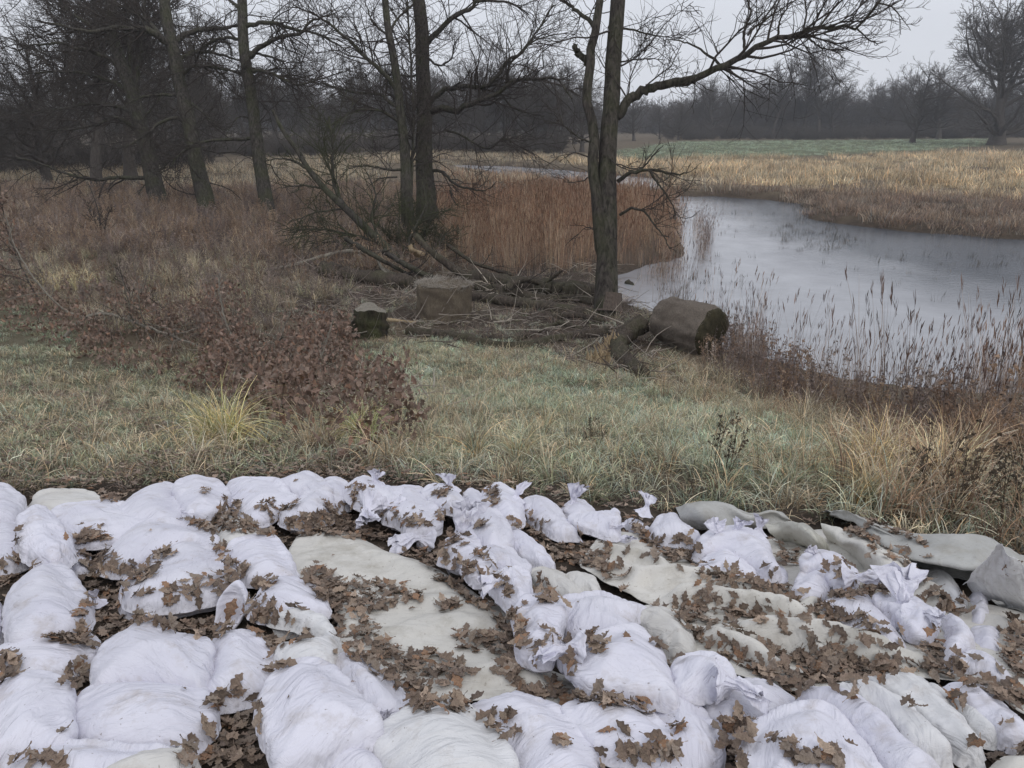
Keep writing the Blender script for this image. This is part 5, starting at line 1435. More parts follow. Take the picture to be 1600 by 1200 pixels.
# far bank and meadow
spread('far_bank_herbs', TUFTFAR, [[(1225, 320), (1330, 318), (1500, 330), (1700, 345), (1700, 385), (1400, 366), (1225, 346)], [(1040, 293), (1300, 303), (1700, 318), (1700, 376), (1400, 366), (1320, 342), (1240, 322), (1100, 316)]], 1.5, [(.19, .145, .11), (.15, .11, .09), (.23, .19, .15)], (.8, 1.5), 'purplish brown dead growth along the far pond edge', 'herbs', maxn=9000, hvar=.12)
spread('meadow_grass', TUFTFAR, [[(800, 246), (1000, 250), (1700, 238), (1700, 322), (1300, 306), (1050, 296), (960, 268)]], .55, [(.38, .305, .20), (.43, .355, .24), (.32, .26, .175), (.36, .27, .17), (.29, .24, .18)], (.9, 2.0), 'tan dead grass of the flood meadow beyond the pond', 'grass', patch(.08, 63, .33), maxn=9000, var=.25, hvar=.1)
spread('meadow_grass', TUFTFAR, [[(-200, 262), (300, 262), (700, 240), (860, 243), (860, 258), (560, 262), (600, 290), (-200, 305)]], .5, [(.25, .205, .15), (.29, .25, .18), (.21, .175, .13)], (.9, 1.8), 'tan dead grass behind the wet ground at the left', 'grass', maxn=6000)
spread('far_bank_herbs', TUFTFAR, [[(690, 268), (860, 274), (1060, 318), (1040, 330), (820, 290), (680, 276)]], .7, RUST + TAN[2:4], (.9, 1.6), 'rusty fringe of dead growth along the channel', 'herbs', maxn=2500)

# single plants one can tell apart
def plant(name, mesh_list, px, py, sc, tint, label, cat, group=None, k=6, r=.05, h=0):
    p = P(px, py, 0)[0]
    root = empty(name, p, label, cat, group)
    xy = p[:2] + sg.normal(0, r, (k, 2))
    s = sg.uniform(.75, 1.15, k) * sc
    o = scatter('blades', mesh_list, on_ground(xy), np.c_[sg.normal(0, .15, (k, 2)), sg.uniform(0, 6.28, k)], np.c_[s, s, s], tints(k, tint, sg, .12), parent=root)
    return root
YEL = [(.34, .275, .135), (.32, .275, .15), (.37, .31, .18), (.27, .26, .13)]
plant('sedge_tussock', ARCH, 355, 700, .95, YEL, 'yellow arching sedge tussock in front of the brown leafed branches', 'sedge', 'yellow sedge tussocks', 9, .13)
plant('sedge_tussock', ARCH, 560, 695, .85, YEL + [(.25, .29, .12)], 'yellow green sedge tussock with upright blades at the right end of the leafy heap', 'sedge', 'yellow sedge tussocks', 6, .08)
plant('sedge_tussock', ARCH, 470, 712, .8, TAN[:4], 'pale straw sedge tussock between the two yellow ones', 'sedge', 'yellow sedge tussocks', 6, .14)
plant('sedge_tussock', ARCH, 300, 712, .7, TAN[:4], 'flattened straw tussock at the left of the yellow sedge', 'sedge', 'yellow sedge tussocks', 6, .14)
plant('sedge_tussock', ARCH, 640, 728, .62, STRAW[:2] + TAN[:3], 'small straw tussock just behind the back row of bags', 'sedge', 'yellow sedge tussocks', 5, .1)
plant('sedge_tussock', ARCH, 770, 718, .6, STRAW[:2] + GREEN[:2], 'low green straw tussock in mid slope above the ring shaped bag', 'sedge', 'yellow sedge tussocks', 5, .12)
plant('sedge_tussock', ARCH, 1430, 760, .8, STRAW, 'straw yellow tussock on the slope behind the folded grey sheet', 'sedge', 'yellow sedge tussocks', 7, .15)
plant('sedge_tussock', ARCH, 1350, 790, .62, GREEN[1:] + STRAW[:2], 'green and straw tussock arching over the grey fabric at the right', 'sedge', 'yellow sedge tussocks', 6, .12)
plant('sedge_tussock', ARCH, 80, 452, 1.0, STRAW, 'pale yellow tussock behind the rising leafy shoot at the left', 'sedge', 'yellow sedge tussocks', 8, .25)
plant('sedge_tussock', ARCH, 118, 448, 1.1, STRAW, 'bright straw tussock leaning right among dark brown leaves', 'sedge', 'yellow sedge tussocks', 8, .25)
DK = [(.06, .048, .036), (.08, .062, .045)]
for px, py, sc, lb in [(1120, 745, 1.0, 'dark seeded dock stalk standing alone in mid slope'), (930, 700, .7, 'short dark weed stalk above the upright neck tufts'), (1095, 790, .6, 'small dark weed stalk just behind the grey flap'),
                       (1460, 800, 1.15, 'tall dark weed stalk behind the folded grey sheet'), (1520, 790, 1.05, 'dark weed stalk with branched seed head over the folded grey sheet'), (1580, 830, 1.2, 'dark weed stalk cut by the right edge of the photo'),
                       (1405, 770, .8, 'slender dark weed stalk left of the tall ones at the right'), (180, 440, 1.3, 'thin dark weed stalk in the pale grass at the left'), (272, 455, 1.3, 'straight dark weed stalk between leafy branches and trees'), (535, 505, 1.0, 'dark weed stalk just left of the mossy stump'), (505, 490, .9, 'thin dark weed stalk left of the stump, further from it')]:
    plant('weed_stalk', HERB, px, py, sc * .72, DK, lb, 'weed', 'dark dead weed stalks', 2, .03)

spread('field_grass', TUFTFAR, [[(930, 241), (1060, 222), (1300, 220), (1540, 217), (1560, 225), (1400, 238), (1180, 247), (1000, 251)]], .22, [(.24, .29, .21), (.28, .32, .25), (.22, .25, .17)], (.5, 1.0), 'frosted green winter crop of the far field', 'grass', maxn=5000)
# broken sticks and bark crumbs between the logs
def sticks(seed):
    g = np.random.default_rng(seed); n = 12
    A, Ar = grow(np.c_[g.normal(0, .25, (n, 2)), g.uniform(.01, .08, n)], np.c_[g.normal(0, 1, (n, 2)), g.normal(.05, .15, n)], g.uniform(.15, .8, n), g.uniform(.003, .011, n), np.full(n, .002), 5, .15, -.03, g)
    V, F = tubes(A, Ar, 4); me = mesh_np('stick', V, F, True, [M_BLADE]); fattr(me, 'blade', np.ones((len(V), 4))); return me
STICK = [sticks(310 + k) for k in range(4)]
spread('dead_sticks', STICK, [[(390, 430), (660, 400), (1000, 440), (1080, 500), (1010, 600), (860, 560), (620, 530), (420, 500)]], 2.2, [(.12, .10, .085), (.20, .175, .15), (.08, .065, .055), (.30, .27, .23)], (.7, 1.5), 'broken sticks and bark strewn between the logs', 'sticks')
spread('dead_sticks', STICK, [[(300, 540), (640, 570), (660, 650), (400, 640)]], 6, [(.20, .175, .15), (.30, .27, .23)], (.7, 1.2), 'thin pale sticks poking from the leafy heap', 'sticks')
spread('frosted_grass', SHORT, [[(390, 440), (660, 450), (1010, 500), (1060, 560), (900, 560), (620, 530), (420, 500)]], 22, FROST + GREEN, (.6, 1.3), 'patches of frosted grass between the logs', 'grass', patch(1.3, 67, .50))

spread('red_herbs', HERB, [[(-100, 380), (330, 390), (560, 445), (420, 520), (300, 560), (60, 480), (-100, 480)]], 5, PURPLE + RUST[2:3], (.7, 1.3), 'dark dead herb stalks among the pale grass at the left', 'herbs', lean=.15, maxn=2500)
# ------------------------------------------------------------------ bales, stump, logs
def fibre_bale(name, px_c, py_base, r, ln, axis, label, seed, h_base=0.0, squash=.93):
    g = np.random.default_rng(seed)
    p = P(px_c, py_base, 0)[0]
    axis = np.array(axis, float); axis /= np.linalg.norm(axis)
    ref = np.array([0, 0, 1.0]) if abs(axis[2]) < .8 else np.array([1.0, 0, 0])
    a = np.cross(axis, ref); a /= np.linalg.norm(a); b = np.cross(axis, a)
    up = abs(axis[2]) > .8
    c0 = p + (np.array([0, 0, 0]) if up else np.array([0, 0, r * squash * .9]) - axis * ln / 2)
    ns, nr = 72, 34
    th = np.arange(ns) / ns * 2 * np.pi
    V = []
    prof = [(0, .0), (0, .5), (0, .85), (.02, .93)] + [(t, 1.0) for t in np.linspace(.035, .90, nr - 8)] + ([(.955, .985), (.985, .94), (1.003, .84), (1.01, .6), (1.0, .0)] if not up else [(.955, .99), (.985, .955), (1.0, .86), (1.01, .5), (1.0, .0)])
    for t, q in prof:
        rr = r * q * (1 if up else .84 + .16 * math.sin(min(1, t * 1.25) * 1.57)) * (1 + .05 * np.sin(2 * th + seed) + .035 * np.sin(5 * th + t * 3) + .02 * np.sin(11 * th + 2))
        V.append(c0 + axis * (t * ln) + np.cos(th)[:, None] * rr[:, None] * a + np.sin(th)[:, None] * rr[:, None] * b)
    V = np.array(V); W = V.reshape(-1, 3)
    nz = np.stack([fbm(W[:, 0] * 5 + W[:, 2] * 3, W[:, 1] * 5 + W[:, 2] * 4, k + seed) - .5 for k in range(3)], 1)
    W = W + nz * (.14 if up else .16) * r
    if not up: W[:, 2] = p[2] - .08 + (W[:, 2] - p[2] + .08) * squash
    idx = np.arange(len(prof) * ns).reshape(len(prof), ns); nx = np.roll(idx, -1, 1)
    F = np.stack([idx[:-1], nx[:-1], nx[1:], idx[1:]], -1).reshape(-1, 4)
    root = empty(name, p, label, 'bale', 'old fibre bales by the pond')
    return root, W, F, c0, axis, a, b, r, ln, g

def fibre_mat(nm, c1, c2, c3):
    t = NT(nm, .95, .1)
    v = t.coord(kind='World')
    f = t.noise(t.coord((34, 34, 12), 'World'), 2, 6, .75, 1.2)
    c = t.mix(t.rng(f, .32, .68), c1, c2)
    c = t.mix(t.math('MULTIPLY', t.rng(t.noise(v, 2.6, 5), .48, .62), .7), c, c3)
    t.color(c); t.bump(f, .07, 1.0)
    return t.m
M_FIBRE = fibre_mat('weathered_fibre', (.12, .098, .075), (.36, .30, .22), (.16, .128, .10))
M_FIBREGREY = fibre_mat('grey_weathered_fibre', (.14, .118, .10), (.42, .36, .30), (.20, .165, .135))
t = NT('mossy_bale_end', .95, .1)
v = t.coord(kind='World')
t.color(t.mix(t.rng(t.noise(v, 9, 6, .7), .35, .65), (.045, .04, .027), (.085, .075, .045))); t.bump(t.noise(v, 30, 5, .7), .04, .9)
M_BALEEND = t.m

M_STRAW = mat_bark('frosted_straw', (.28, .25, .21), (.46, .42, .37), sc=3)
def strands(n, base_pts, dirs, ln, g, r=.003):
    A, Ar = grow(base_pts, dirs, ln, np.full(n, r), np.full(n, r * .4), 5, .35, -.06, g)
    return tubes(A, Ar, 3)

root, W, F, c0, ax, a, b, r, ln, g = fibre_bale('fibre_bale', 694, 497, .60, .80, (.03, .02, 1), 'upright round brown fibre bale standing beside the logs', 3)
part('bale_body', W, F, M_FIBRE, root)
th = g.uniform(0, 6.28, 900); q = np.sqrt(g.uniform(.05, 1.1, 900))
bp = c0 + ax * ln * .99 + (np.cos(th) * q * r)[:, None] * a + (np.sin(th) * q * r)[:, None] * b
V1, F1 = strands(900, bp, np.c_[np.cos(th), np.sin(th), g.uniform(-.4, .7, 900)], g.uniform(.06, .2, 900), g, .007)
part('straw_fringe', V1, F1, M_STRAW, root, kind='stuff')
root, W, F, c0, ax, a, b, r, ln, g = fibre_bale('fibre_bale', 1072, 541, .50, 1.25, (.62, -.76, -.08), 'slumped brown fibre bale lying on its side by the water', 5, squash=.95)
nface = len(F); ns = 72
part('bale_body', W, F[:-4 * ns], M_FIBREGREY, root)
part('bale_end', W, F[-4 * ns:], M_BALEEND, root)
cord = smooth_open(np.array([c0 + ax * ln * t + (a * math.cos(x) + b * math.sin(x)) * r * 1.06 for t, x in zip((.15, .3, .5, .62), (2.6, 3.0, 3.6, 4.2))]), 20)
cord[:, 2] = np.minimum(cord[:, 2], c0[2] + r * .93)
V1, F1 = tubes(cord[None], np.full((1, 20), .012), 6); part('cord', V1, F1, M_PALEWOOD, root)
for k in range(1): 
    th = g.uniform(0, 6.28, 500); tt = g.uniform(0, 1, 500)
    bp = c0 + ax * (tt * ln)[:, None] + ((np.cos(th) * r)[:, None] * a + (np.sin(th) * r)[:, None] * b) * .99
    bp[:, 2] = root.location[2] - .08 + (bp[:, 2] - root.location[2] + .08) * .95
    V1, F1 = strands(500, bp, bp - (c0 + ax * (tt * ln)[:, None]) + g.normal(0, .3, (500, 3)), g.uniform(.05, .14, 500), g, .004)
    part('loose_fibre', V1, F1, M_FIBREGREY, root, kind='stuff')

def log(name, pts, r0, r1, label, mat=None, lift=None, seed=0, cat='log', group='logs and dead wood on the bank', extra=None, n=26, amp=.09, twig_n=0):
    g = np.random.default_rng(seed + 300)
    hh = [q[2] if len(q) > 2 else 0 for q in pts]
    p = np.array([P(q[0], q[1], h)[0] for q, h in zip(pts, hh)])
    p[:, 2] += r0 * .55
    p = smooth_open(p, n); p[1:-1] += g.normal(0, r0 * .09, (n - 2, 3))
    rr = np.linspace(r0, r1, n) * (1 + .1 * np.sin(np.linspace(0, 9, n) + seed))
    V, F = rough_tube(p, rr, 16, amp, g, seed)
    base = p.mean(0).copy(); base[2] = H(base[:1], base[1:2])[0]
    root = empty(name, base, label, cat, group)
    part('wood', V, F, mat or M_LOG, root)
    # sawn or broken ends
    for e, name2 in ((0, 'cut_end'), (n - 1, 'cut_end')):
        if rr[e] < .06: continue
        ring = V.reshape(n, 16, 3)[e]
        cen = ring.mean(0) + (p[e] - p[1 if e == 0 else n - 2]) * .12
        EV = np.concatenate([ring, [cen]]); EF = np.array([[k, (k + 1) % 16, 16] for k in range(16)])
        part(name2, EV, EF, M_LOG, root)
    if twig_n:
        lst = twigs(p[None], rr[None], g, twig_n, twig_n * 3, 0, rmin=.007, wig=.2, trop=.06, l1=(.15, .4))
        V, F = merge(lst); part('side_shoots', V, F, M_TWIG, root)
    return root, p, rr

log('log', [(505, 428), (550, 438), (610, 447), (655, 450)], .24, .20, 'thick dark log lying left of the upright bale', seed=1)
log('log', [(735, 440), (780, 446), (830, 452), (870, 455), (920, 458)], .22, .17, 'thick bark covered log lying behind the upright bale towards the twin tree', seed=2)
log('log', [(742, 468), (800, 478), (860, 486), (930, 496)], .15, .12, 'straight dark log in front of the thick bark covered one', seed=3)
log('log', [(835, 455), (860, 458), (890, 462), (935, 462)], .20, .17, 'short grey brown log touching the base of the twin tree', seed=4)
log('log', [(636, 522), (690, 527), (735, 536), (790, 546), (830, 543), (870, 532), (950, 522)], .10, .085, 'long curved log snaking along the edge of the frosted grass', seed=5)
log('log', [(745, 452), (800, 462), (850, 470), (900, 472), (948, 480)], .13, .10, 'dark knotty log between the thick bark covered one and the straight one', seed=31, amp=.14, twig_n=3)
log('branch', [(790, 455, .25), (815, 440, .35), (850, 448, .15), (890, 462, .0)], .09, .06, 'crooked dark limb lying across the logs right of the upright bale', seed=32, cat='branch', amp=.14, twig_n=4)
log('log', [(520, 418, .1), (570, 428, .05), (620, 440, .0)], .13, .11, 'mossy dark limb lying on the thick dark log at the left', seed=33, amp=.12, twig_n=3)
log('branch', [(600, 395, .7), (650, 425, .35), (700, 445, .0)], .08, .06, 'dark limb slanting down behind the upright bale from the fallen crown', M_BARK, seed=34, cat='branch', twig_n=6)
log('branch', [(540, 375, 1.0), (590, 405, .6), (640, 432, .1)], .07, .05, 'thin dark limb of the fallen crown above the pale dead limb', M_BARK, seed=35, cat='branch', twig_n=6)
log('branch', [(850, 500, .0), (900, 495, .12), (945, 505, .0)], .07, .05, 'short dark limb just left of the twin tree foot', seed=36, cat='branch', amp=.12)
log('branch', [(755, 528), (800, 533), (840, 520), (868, 508)], .055, .04, 'thin bent branch above the long curved log', seed=6, cat='branch')
log('branch', [(1020, 455, .1), (1070, 452, .12), (1110, 455, .1), (1150, 452, .06), (1172, 442, .1)], .035, .014, 'thin dead branch reaching out over the pond', M_LOG, seed=7, cat='branch', twig_n=8)
log('branch', [(1130, 498, .05), (1160, 494, .05), (1200, 492, .06)], .03, .012, 'short dead stick in the water by the lying bale', M_LOG, seed=8, cat='branch')
log('branch', [(560, 402, .3), (640, 445, .05), (690, 470, .05)], .07, .045, 'pale bare pole slanting down to the upright bale', M_PALEWOOD, seed=9, cat='branch', twig_n=4)
log('branch', [(402, 428, .05), (460, 415, .25), (505, 402, .4), (545, 394, .5), (585, 402, .5), (600, 425, .25), (640, 447, .0)], .05, .045, 'pale dead limb arching over the dark log', M_PALEWOOD, seed=10, cat='branch', twig_n=9)
log('branch', [(735, 440, .0), (705, 420, .3), (672, 395, .7), (650, 372, 1.0)], .11, .08, 'brown broken limb leaning up behind the upright bale', M_LOG, seed=11, cat='branch', twig_n=5)
log('branch', [(660, 402, .3), (645, 395, .6), (640, 385, .8)], .10, .06, 'stub of limb with pale broken wood behind the upright bale', M_SPLIT, seed=12, cat='branch')
log('branch', [(700, 385, .5), (740, 412, .3), (780, 425, .1), (830, 440, .0)], .06, .045, 'brown limb sloping down right towards the thick log', M_LOG, seed=13, cat='branch', twig_n=6)
log('branch', [(840, 452, .1), (858, 440, .3), (878, 425, .6)], .06, .03, 'short forked stub rising from the logs left of the twin tree', M_LOG, seed=14, cat='branch', twig_n=4)
log('branch', [(980, 445, .3), (1000, 462, .2), (1025, 492, .0)], .11, .08, 'dark slab of bark leaning away at the right of the twin tree', M_BARK, seed=15, cat='branch')
log('branch', [(1000, 480, .0), (1020, 495, .02), (1045, 505, .0)], .05, .03, 'pale stick lying right of the twin tree base', M_PALEWOOD, seed=16, cat='branch')
log('branch', [(865, 505), (905, 515), (940, 527)], .05, .03, 'thin dark branch lying left of the splintered trunk', M_LOG, seed=17, cat='branch', twig_n=3)
log('branch', [(590, 500), (620, 503), (650, 506)], .05, .03, 'short pale split branch lying right of the mossy stump', M_SPLIT, seed=18, cat='branch')
log('branch', [(505, 527, .1), (545, 523, .12), (575, 518, .12), (592, 506, .2)], .018, .010, 'pale curved twig lying across the mossy stump foot', M_PALEWOOD, seed=19, cat='branch')
# snapped, splintered trunk
root, p, rr = log('snapped_trunk', [(1002, 512, .25), (975, 532, .15), (968, 556, .05), (985, 580, .0), (1003, 592, .0)], .17, .13, 'dark snapped trunk with pale splintered wood at its break', seed=21, amp=.16)
g = np.random.default_rng(9)
for i, (px, py) in enumerate([(948, 528), (930, 548)]):
    b0 = P(px + 8, py + 16, .10)[0]; n = 40
    s = b0 + g.normal(0, .10, (n, 3)); s[:, 2] = b0[2] + g.uniform(-.1, .08, n)
    A, Ar = grow(s, np.c_[g.normal(-.15, .3, (n, 2)), np.ones(n)], g.uniform(.10, .26, n), g.uniform(.02, .045, n), np.full(n, .006), 3, .05, 0, g)
    V, F = tubes(A, Ar, 4); part('splintered_wood', V, F, M_SPLIT, root, kind='stuff', smooth=False)
# mossy stump with a pale cut
p = P(575, 522, 0)[0]
root = empty('mossy_stump', p, 'dark mossy tree stump with a pale cut top left of the upright bale', 'stump')
n = 12; zz = np.linspace(-.1, .52, n)
tp = np.c_[p[0] + np.linspace(0, .10, n), np.full(n, p[1]), p[2] + zz]
V, F = rough_tube(tp, .30 + .28 * np.exp(-np.linspace(0, 4, n)), 20, .17, g, 3)
vz = V.reshape(n, 20, 3); vz[-3:, :, 2] += (np.array([.10, .4, 1.0])[:, None] * (.06 * np.sin(np.arange(20) * .63 + 1) + .02 * np.sin(np.arange(20) * 1.9))[None, :]); V = vz.reshape(-1, 3)
part('stump_body', V, F, mat_bark('mossy_stump_bark', (.028, .024, .019), (.075, .062, .045), .5), root)
ring = V.reshape(n, 20, 3)[-1]; cen = ring.mean(0) + np.array([0, 0, .03])
inner = cen + (ring - cen) * .55 + np.array([0, 0, .015])
EV = np.concatenate([ring, inner, [cen]]); 
part('cut_top', EV, [np.array([[k, (k + 1) % 20, 20 + (k + 1) % 20, 20 + k] for k in range(20)]), np.array([[20 + k, 20 + (k + 1) % 20, 40] for k in range(20)])], M_PALEWOOD, root)

# ------------------------------------------------------------------ fallen oak boughs with withered leaves
def upright_path(pts):
    b = P(pts[0][0], pts[0][1], pts[0][2])[0]; dep = float(to_px(b)[2])
    out = []
    for a in pts:
        q = at_depth(a[0], a[1], dep)[0]; lo = H(q[:1], q[1:2])[0] + .03
        if q[2] < lo or a[2] < .36: q = P(a[0], a[1], a[2])[0]
        out.append(q)
    return np.array(out)
def bough(label, paths, leaf_px, seed, mat=None, leaf_n=700, tw=40, lmat=None, hang=False):
    g = np.random.default_rng(seed)
    P3, RR = [], []
    for pts, r0, r1 in paths:
        q = upright_path(pts); q = smooth_open(q, 24); q[1:] += g.normal(0, r0 * .35, (23, 3))
        P3.append(q); RR.append(np.linspace(r0, r1, 24))
    base = P3[0].mean(0).copy(); base[2] = H(base[:1], base[1:2])[0]
    root = empty('fallen_oak_bough', base, label, 'branch', 'fallen oak boughs with withered leaves')
    for q, r in zip(P3, RR):
        V, F = rough_tube(q, r, 8, .06, g, seed); part('branch', V, F, mat or M_PALEWOOD, root)
    A, Ar = np.stack(P3), np.stack(RR)
    lst = twigs(A, Ar, g, tw, tw * 4, 0, rmin=.0035, wig=.2, trop=.05, l1=(.15, .4), l2=(.3, .6))
    V, F = merge(lst); part('side_shoots', V, F, mat or M_PALEWOOD, root, kind='stuff')
    pts = []
    for poly, h0, h1, n in leaf_px:
        w = plan(poly, (h0 + h1) / 2)
        s = sample_poly(w, n, g)
        # leaves hang in bunches at the shoot ends
        cen = sample_poly(w, max(6, n // 14), g)
        ch = g.uniform(h0, h1, len(cen))
        ci = g.integers(0, len(cen), n)
        m = g.random(n) < .8
        xyz = np.c_[s, H(s[:, 0], s[:, 1]) + g.uniform(h0, h1, n)]
        cc = np.c_[cen[ci], H(cen[ci][:, 0], cen[ci][:, 1]) + ch[ci]] + g.normal(0, .075, (n, 3))
        xyz[m] = cc[m]
        xyz[:, 2] = np.maximum(xyz[:, 2], H(xyz[:, 0], xyz[:, 1]) + .02)
        pts.append(xyz)
    for q, k in ([(P3[0], 420), (P3[1], 120)] if hang else []):
        i = g.integers(6, 24, k // 9); c = q[i] + g.normal(0, .16, (len(i), 3))
        pts.append(np.repeat(c, 9, 0) + g.normal(0, .08, (len(i) * 9, 3)))
    pts = np.concatenate(pts); n = len(pts)
    scatter('withered_leaves', DEADLEAF, pts, g.uniform(0, 6.28, (n, 3)), g.uniform(.055, .105, n), np.ones((n, 3)), parent=root)
    return root
DEADLEAF = []
for k in range(6):
    m = oak_leaf(np.random.default_rng(140 + k), 'withered_oak_leaf', [(.10, .052, .038), (.13, .07, .05), (.16, .095, .07), (.075, .043, .034), (.16, .078, .045), (.18, .12, .095)][k]); DEADLEAF.append(m)
bough('long grey bough arching over the grass with dark brown leaves at the left', [([(100, 528, .0), (118, 508, .15), (135, 496, .28), (165, 491, .33), (205, 500, .3), (250, 518, .25), (310, 540, .18), (365, 562, .08), (400, 578, .03)], .035, .014),
       ([(135, 497, .28), (105, 487, .35), (70, 455, .5), (40, 415, .8), (20, 375, 1.1), (8, 330, 1.4)], .022, .008)],
      [([(20, 430), (90, 460), (130, 500), (60, 500), (20, 470)], .1, .5, 260), ([(150, 480), (260, 500), (350, 550), (390, 610), (250, 590), (140, 555), (80, 555)], .0, .4, 1100), ([(0, 460), (90, 470), (150, 500), (140, 545), (60, 530), (0, 500)], .0, .5, 620), ([(110, 430), (150, 440), (150, 480), (100, 470)], .2, .5, 120)], 31)
bough('upright leafy oak shoot at the left edge with dark hanging leaves', [([(60, 470, .2), (35, 420, .6), (15, 375, .9), (2, 320, 1.3), (-10, 290, 1.5)], .02, .007), ([(35, 420, .6), (10, 420, .7), (-15, 400, .9)], .012, .006)],
      [([(0, 440), (75, 450), (60, 475), (0, 475)], .2, .6, 120)], 32, M_TWIG, hang=True, tw=24)
bough('dense heap of withered brown oak leaves on branches in mid picture', [([(365, 590, .0), (374, 565, .15), (392, 542, .3), (410, 535, .35), (432, 538, .35), (440, 528, .45)], .035, .014), ([(380, 600, .1), (450, 575, .25), (505, 535, .4)], .018, .008),
       ([(480, 600, .1), (560, 590, .2), (620, 575, .25)], .016, .007), ([(400, 560, .2), (360, 520, .5), (345, 470, .8), (340, 430, 1.0)], .02, .008), ([(470, 590, .1), (500, 560, .4), (520, 500, .7)], .018, .008)],
      [([(300, 560), (420, 540), (540, 560), (640, 590), (660, 640), (560, 660), (440, 650), (380, 620)], .0, .66, 3600), ([(290, 470), (370, 460), (400, 520), (400, 560), (310, 540)], .1, .75, 1800), ([(440, 500), (540, 500), (560, 560), (440, 550)], .1, .6, 1700), ([(320, 455), (365, 450), (370, 475), (325, 480)], .5, 1.0, 200)], 33, tw=70)
bough('small leafy oak branches sticking up behind the long grey bough', [([(215, 500, .1), (205, 470, .4), (190, 430, .8), (185, 400, 1.0)], .014, .006), ([(280, 500, .1), (240, 470, .4), (210, 450, .5)], .014, .006)],
      [([(160, 455), (220, 450), (250, 490), (170, 490)], .3, .8, 420), ([(210, 470), (300, 470), (330, 510), (240, 510)], .05, .5, 620)], 34, M_TWIG)
# ------------------------------------------------------------------ near trees, limbs as they grow in the photograph
LONG = dict(l1=(.35, .9), l2=(.35, .85), l3=(.4, .9), cap=2.2)
KW = dict(rmin=.0055, wig=.2, trop=.085, **LONG)
tree('twin stemmed bare tree at the water edge with one limb reaching far right', 'tree',
     ('E', [(1278, 1375), (1280, 1250), (1282, 1100), (1287, 900), (1291, 700), (1297, 500), (1305, 300), (1316, 150), (1322, 0), (1328, -250), (1336, -600)]), .235, .14,
     [('E', [(1272, 1340), (1262, 1143), (1240, 900), (1226, 700), (1214, 560), (1188, 470), (1190, 400), (1200, 280), (1226, 150), (1248, 0), (1275, -350)], .155, .07, -.3),
      ('E', [(1200, 290), (1178, 262), (1160, 245), (1142, 220), (1134, 195)], .085, .06, 0),
      ('E', [(1224, 130), (1200, 90), (1160, 60), (1120, 25), (1080, 0), (990, -60)], .055, .02, .6),
      ('E', [(1325, 520), (1350, 490), (1370, 455), (1410, 425), (1450, 402), (1520, 382), (1600, 370), (1680, 365)], .11, .085, -.3),
      ('F', [(40, 372), (120, 350), (190, 320), (240, 300), (340, 250), (420, 205), (520, 165), (620, 135), (740, 118), (850, 125), (885, 95), (920, 60), (960, 0), (1000, -40)], .085, .02, -1.0),
      ('F', [(345, 245), (352, 200), (350, 150), (362, 100), (380, 50), (360, -10)], .04, .014, .3),
      ('F', [(245, 292), (215, 262), (180, 240), (130, 205), (60, 182), (0, 175)], .035, .010, .4),
      ('F', [(500, 168), (505, 120), (515, 80), (540, 40), (575, 0)], .03, .010, -.4),
      ('F', [(368, 155), (400, 120), (430, 100), (500, 50), (580, 0)], .03, .010, .4),
      ('F', [(620, 138), (640, 170), (690, 210), (760, 232), (800, 262)], .028, .008, -.4),
      ('F', [(690, 118), (715, 80), (740, 50), (775, 0)], .026, .010, .3),
      ('F', [(850, 125), (880, 150), (900, 172), (945, 195)], .022, .007, -.3),
      ('F', [(955, 15), (1000, 25), (1030, 50), (1060, 90), (1095, 135)], .020, .006, -.3),
      ('E', [(1330, 810), (1365, 785), (1400, 770), (1480, 757), (1540, 770), (1590, 780), (1640, 770)], .05, .014, -.8),
      ('E', [(1400, 772), (1450, 740), (1490, 690), (1530, 650)], .025, .008, -.4),
      ('E', [(1470, 762), (1500, 810), (1540, 860), (1580, 930), (1590, 990)], .028, .008, -.5),
      ('E', [(1338, 960), (1370, 940), (1400, 930), (1450, 945), (1490, 1000), (1530, 1050), (1560, 1110)], .034, .010, -.6),
      ('E', [(1285, 120), (1380, 130), (1460, 150), (1540, 165), (1620, 175)], .03, .006, -.5),
      ('E', [(1300, 290), (1390, 268), (1480, 262), (1550, 268)], .022, .006, -.3),
      ('E', [(1215, 640), (1150, 610), (1090, 560), (1060, 480)], .024, .006, .4)],
     (170, 620, 1300, KW), 17.6, name='twin_stemmed_tree', bark=M_BARK, seed=2, flare=1.35, skip=(0, 1), epi=8)
# gnawed, barkless collar at its foot
q = at_depth(np.array([951., 952, 953]), np.array([487., 472, 458]), 17.6)
V, F = rough_tube(smooth_open(q, 8) + np.array([0, -.02, 0]), np.array([.325, .315, .305, .297, .29, .285, .28, .275]), 18, .03, G(6), 2)
pt = [o for o in bpy.data.objects if o.name == 'twin_stemmed_tree'][0]
t = NT('gnawed_wood', .9, .15); vv = t.coord((18, 18, 3), 'World'); t.color(t.mix(t.rng(t.noise(vv, 2, 5), .3, .7), (.075, .06, .05), (.15, .12, .10))); t.bump(t.noise(vv, 2, 5), .03)
part('gnawed_collar', V, F, t.m, pt)

